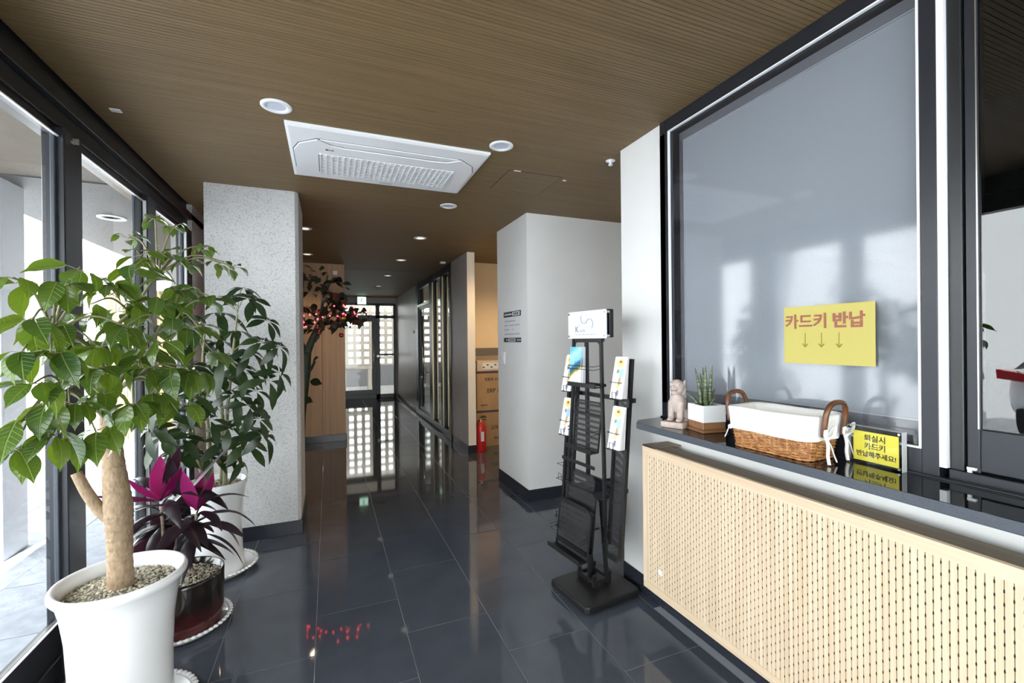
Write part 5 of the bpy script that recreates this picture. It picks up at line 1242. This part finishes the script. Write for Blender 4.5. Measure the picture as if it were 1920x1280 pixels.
text_mesh('lettering', 'smile', 0.026, M['greyink'], hdr, hp(-0.034, -0.032), FACE_R, 0.0004)
m = MB(); ux = -0.092
for wd in (0.012, 0.004, 0.016, 0.010, 0.022, 0.014, 0.020, 0.018, 0.016, 0.010):
    m.box(-ux-wd+0.0025, -ux, 0.030, 0.0304, 1.427, 1.4325); ux += wd+0.004
m.build('small_print', M['greyink'], hdr)

# brochures: single leaflets leaning in the pockets
def leaflet_me(name, cov, w_, h_, t_=0.0012):
    b = MB(); b.box(-w_/2, w_/2, 0, t_, 0, h_, 0)
    b.mi[3+1] = 1 if False else 0
    me = b.me(name, [M['paper'], cov])
    for p in me.polygons:
        if p.normal.y > 0.5: p.material_index = 1
    return me
LF = leaflet_me('leaflet', M['cover'], 0.088, 0.213); LB = leaflet_me('leaflet', M['coverblue'], 0.10, 0.212, 0.0035); LP = MB().box(-0.044, 0.044, 0, 0.0012, 0, 0.213).me('leaflet', M['paperpink'])
RM = Matrix.Translation(RK) @ Matrix.Rotation(RZ, 4, 'Z')
PLACE = {(-1, 1.095): 'top pocket of the near wing', (-1, 0.838): 'second pocket of the near wing', (1, 1.095): 'top pocket of the far wing', (1, 0.838): 'second pocket of the far wing'}
for (sx, zb), nm in PLACE.items():
    for k in range(7):
        yb = wing_y(zb)+0.0175+0.0062*k; lean = 0.085 + 0.021*k + (0.0 if k == 6 else random.uniform(-0.008, 0.008))
        o = inst('leaflet', LP if k in (1, 3) else LF)
        o.matrix_world = RM @ Matrix.Translation((sx*0.211 - (0.008 if sx < 0 else 0) + random.uniform(-.0015, .0015), yb, zb+0.003+random.uniform(0, 0.003))) @ Matrix.Rotation(lean, 4, 'X')
        if k == 6: tag(o, 'front leaflet with yellow disc cover, %s, brochure stand' % nm, 'leaflet', 'leaflets in the %s' % nm)
        else: tag(o, '%s leaflet from the front, %s of the brochure stand' % (('seventh', 'sixth', 'fifth', 'fourth', 'third', 'second')[k], nm), 'leaflet', 'leaflets in the %s' % nm)
for k in range(5):
    o = inst('leaflet', LB); 
    o.matrix_world = RM @ Matrix.Translation((0.066-0.002*k if k < 4 else 0.066, 0.027+0.0075*k, 1.149)) @ Matrix.Rotation(0.03-0.012*(4-k)*0.3, 4, 'X')
    tag(o, 'front blue booklet with mountain cover in centre pocket of the brochure stand' if k == 4 else '%s blue booklet from the front in the centre pocket' % ('fifth', 'fourth', 'third', 'second')[min(k, 3)], 'booklet', 'blue booklets in the centre pocket')

# ------------------------------------------------------------------ notice, switch, nook things
nt = thing('wall_notice', 'white wall notice with black header and footer on the block wall', 'notice', (1.5985, 3.892, 1.5275))
MB().box(-0.001, 0.001, -0.212, 0.212, -0.142, 0.142).build('sheet', M['paper'], nt)
MB().box(-0.002, 0.0, -0.212, 0.212, 0.098, 0.148).build('header', M['navy'], nt); MB().box(-0.002, 0.0, -0.212, 0.212, -0.142, -0.100).build('footer', M['navy'], nt)
MB().box(-0.003, -0.001, -0.185, -0.012, 0.106, 0.141).build('header_tag', M['paper'], nt); MB().box(-0.003, -0.001, -0.08, 0.09, -0.136, -0.108).build('footer_tag', M['paper'], nt)
m = MB()
for i, (a, c, z) in enumerate(((0.19, -0.085, 0.058), (0.19, 0.10, 0.018), (0.07, -0.06, 0.018), (-0.075, -0.18, 0.018), (0.19, 0.08, -0.022), (0.0, -0.025, -0.022), (0.19, -0.185, -0.065))):
    yy = a
    while yy > c:
        wd = random.uniform(0.012, 0.03); m.box(-0.0016, -0.0008, max(c, yy-wd), yy, z-0.006, z+0.006); yy -= wd+0.006
m.build('print_line', M['greyink'], nt)
m = MB()
for k in range(3): m.box(-0.0036, -0.0028, -0.155+0.042*k, -0.130+0.042*k, 0.112, 0.135)
for k in range(5): m.box(-0.0036, -0.0028, -0.065+0.028*k, -0.047+0.028*k, -0.131, -0.113)
m.build('print_block', M['ink'], nt)
m = MB(); yy = 0.19
while yy > 0.01: m.box(-0.0026, -0.0018, yy-0.016, yy, 0.115, 0.130); yy -= 0.021
for y0 in (0.15, 0.12, -0.12, -0.14, -0.165, -0.19): m.box(-0.0026, -0.0018, y0-0.014, y0, -0.127, -0.114)
m.build('white_lettering', M['paper'], nt)
sw = thing('wall_switch', 'small white switch plate below the wall notice', 'switch', (1.5995, 4.108, 1.232))
MB().box(-0.008, 0.0, -0.033, 0.033, -0.058, 0.058).build('plate', M['whiteplastic'], sw, bevel=0.003); MB().box(-0.011, -0.006, -0.018, 0.018, -0.03, 0.03).build('rocker', M['whiteplastic'], sw, bevel=0.002)
th = thing('thermostat', 'small red trimmed call plate on the corridor wall', 'plate', (1.5995, 9.15, 1.60))
MB().box(-0.012, 0.0, -0.05, 0.05, -0.03, 0.03).build('plate', mat('maroon_plate', (0.15, 0.03, 0.03), 0.5), th, bevel=0.004); MB().box(-0.014, -0.010, -0.02, 0.02, -0.012, 0.012).build('button', M['whiteplastic'], th)
wsn = MB().box(-0.03, 0.03, -0.012, 0.0, -0.03, 0.03).build('wall_sensor', M['whiteplastic'], loc=(0.091, 6.80, 2.385), bevel=0.004); tag(wsn, 'small white square plate high on the wood panelled wall', 'sensor')

def carton(name, label, x, y_, z, sx, sy, sz, rz, lines):
    c = thing(name, label, 'box', (x, y_, z), rz, group='printed cartons in the nook')
    MB().box(-sx/2, sx/2, -sy/2, sy/2, 0, sz).build('box', M['carton'], c, bevel=0.004, seg=1)
    MB().box(-sx/2-0.001, sx/2+0.001, -sy/2-0.0015, sy/2+0.0015, sz*0.93, sz*0.985).build('dark_band', M['tape'], c)
    for tx, s_, u, v in lines: text_mesh('lettering', tx, s_, M['ink'], c, (u, -sy/2-0.001, v), FACE_F, 0.001)
    return c
carton('carton', 'lower brown printed carton standing on the nook floor', 2.10, 5.83, 0.0, 0.62, 0.42, 0.485, 0.0, [('고객 감동', 0.06, 0.0, 0.24), ('주의 사항', 0.035, 0.0, 0.10), ('ERP', 0.035, -0.22, 0.40)])
carton('carton', 'upper brown printed carton stacked on the lower one', 2.10, 5.83, 0.4855, 0.60, 0.40, 0.52, 0.0, [('ERP 전문', 0.075, -0.02, 0.25), ('친환경 보일러', 0.045, -0.06, 0.40), ('취급주의', 0.025, -0.2, 0.06)])
tb = thing('paper_tray', 'pale open tray with crumpled papers on top of the cartons', 'tray', (2.10, 5.83, 1.006), group=None)
m = MB(); ring(m, -0.29, 0.29, -0.19, 0.19, 0.0, 0.13, 0.008); m.build('tray', mat('pale_card', (0.62, 0.52, 0.40), 0.7), tb)
m = MB(); m.box(-0.22, 0.1, -0.196, -0.19, 0.02, 0.10); m.build('label_sheet', M['paper'], tb)
m = MB()
for k in range(6): m.sphere((-0.2+0.055*k, -0.1965, 0.045+0.03*(k % 2)), 0.012, 6, 4, sc=(1.3, 0.1, 0.8))
m.build('print_block', M['ink'], tb)
o = MB().box(-0.65, 0.75, -0.05, 0.0, 0.0, 0.11).build('shelf_board', mat('grey_board', (0.14, 0.13, 0.125), 0.6), loc=(2.4, 6.05, 1.19)); tag(o, 'grey rail along the nook wall above the cartons', 'rail')
fx = thing('fire_extinguisher', 'red fire extinguisher standing beside the partition end', 'extinguisher', (1.775, 5.40, 0))
MB().lathe([(0.0, 0.0), (0.060, 0.0), (0.064, 0.012), (0.064, 0.30), (0.058, 0.335), (0.040, 0.362), (0.022, 0.375), (0.0, 0.376)], 24).build('cylinder', M['red'], fx, smooth=True)
MB().lathe([(0.0, 0.37), (0.018, 0.37), (0.018, 0.40), (0.013, 0.41), (0.0, 0.41)], 14).build('valve', M['brass'], fx)
m = MB(); m.box(-0.012, 0.075, -0.009, 0.009, 0.425, 0.435); m.tube([(-0.01, 0, 0.40), (0.04, 0, 0.405), (0.075, 0, 0.395)], 0.006, 6); m.build('handle', M['blackmetal'], fx)
m = MB(); m.tube(smooth_path([(-0.015, 0.0, 0.395), (-0.05, -0.02, 0.38), (-0.07, -0.02, 0.28), (-0.066, -0.02, 0.14)], 5), 0.008, 7); m.build('hose', M['rubber'], fx, smooth=True)
m = MB(); m.box(-0.02, 0.02, -0.0655, -0.060, 0.14, 0.26); m.build('label_plate', M['paper'], fx)
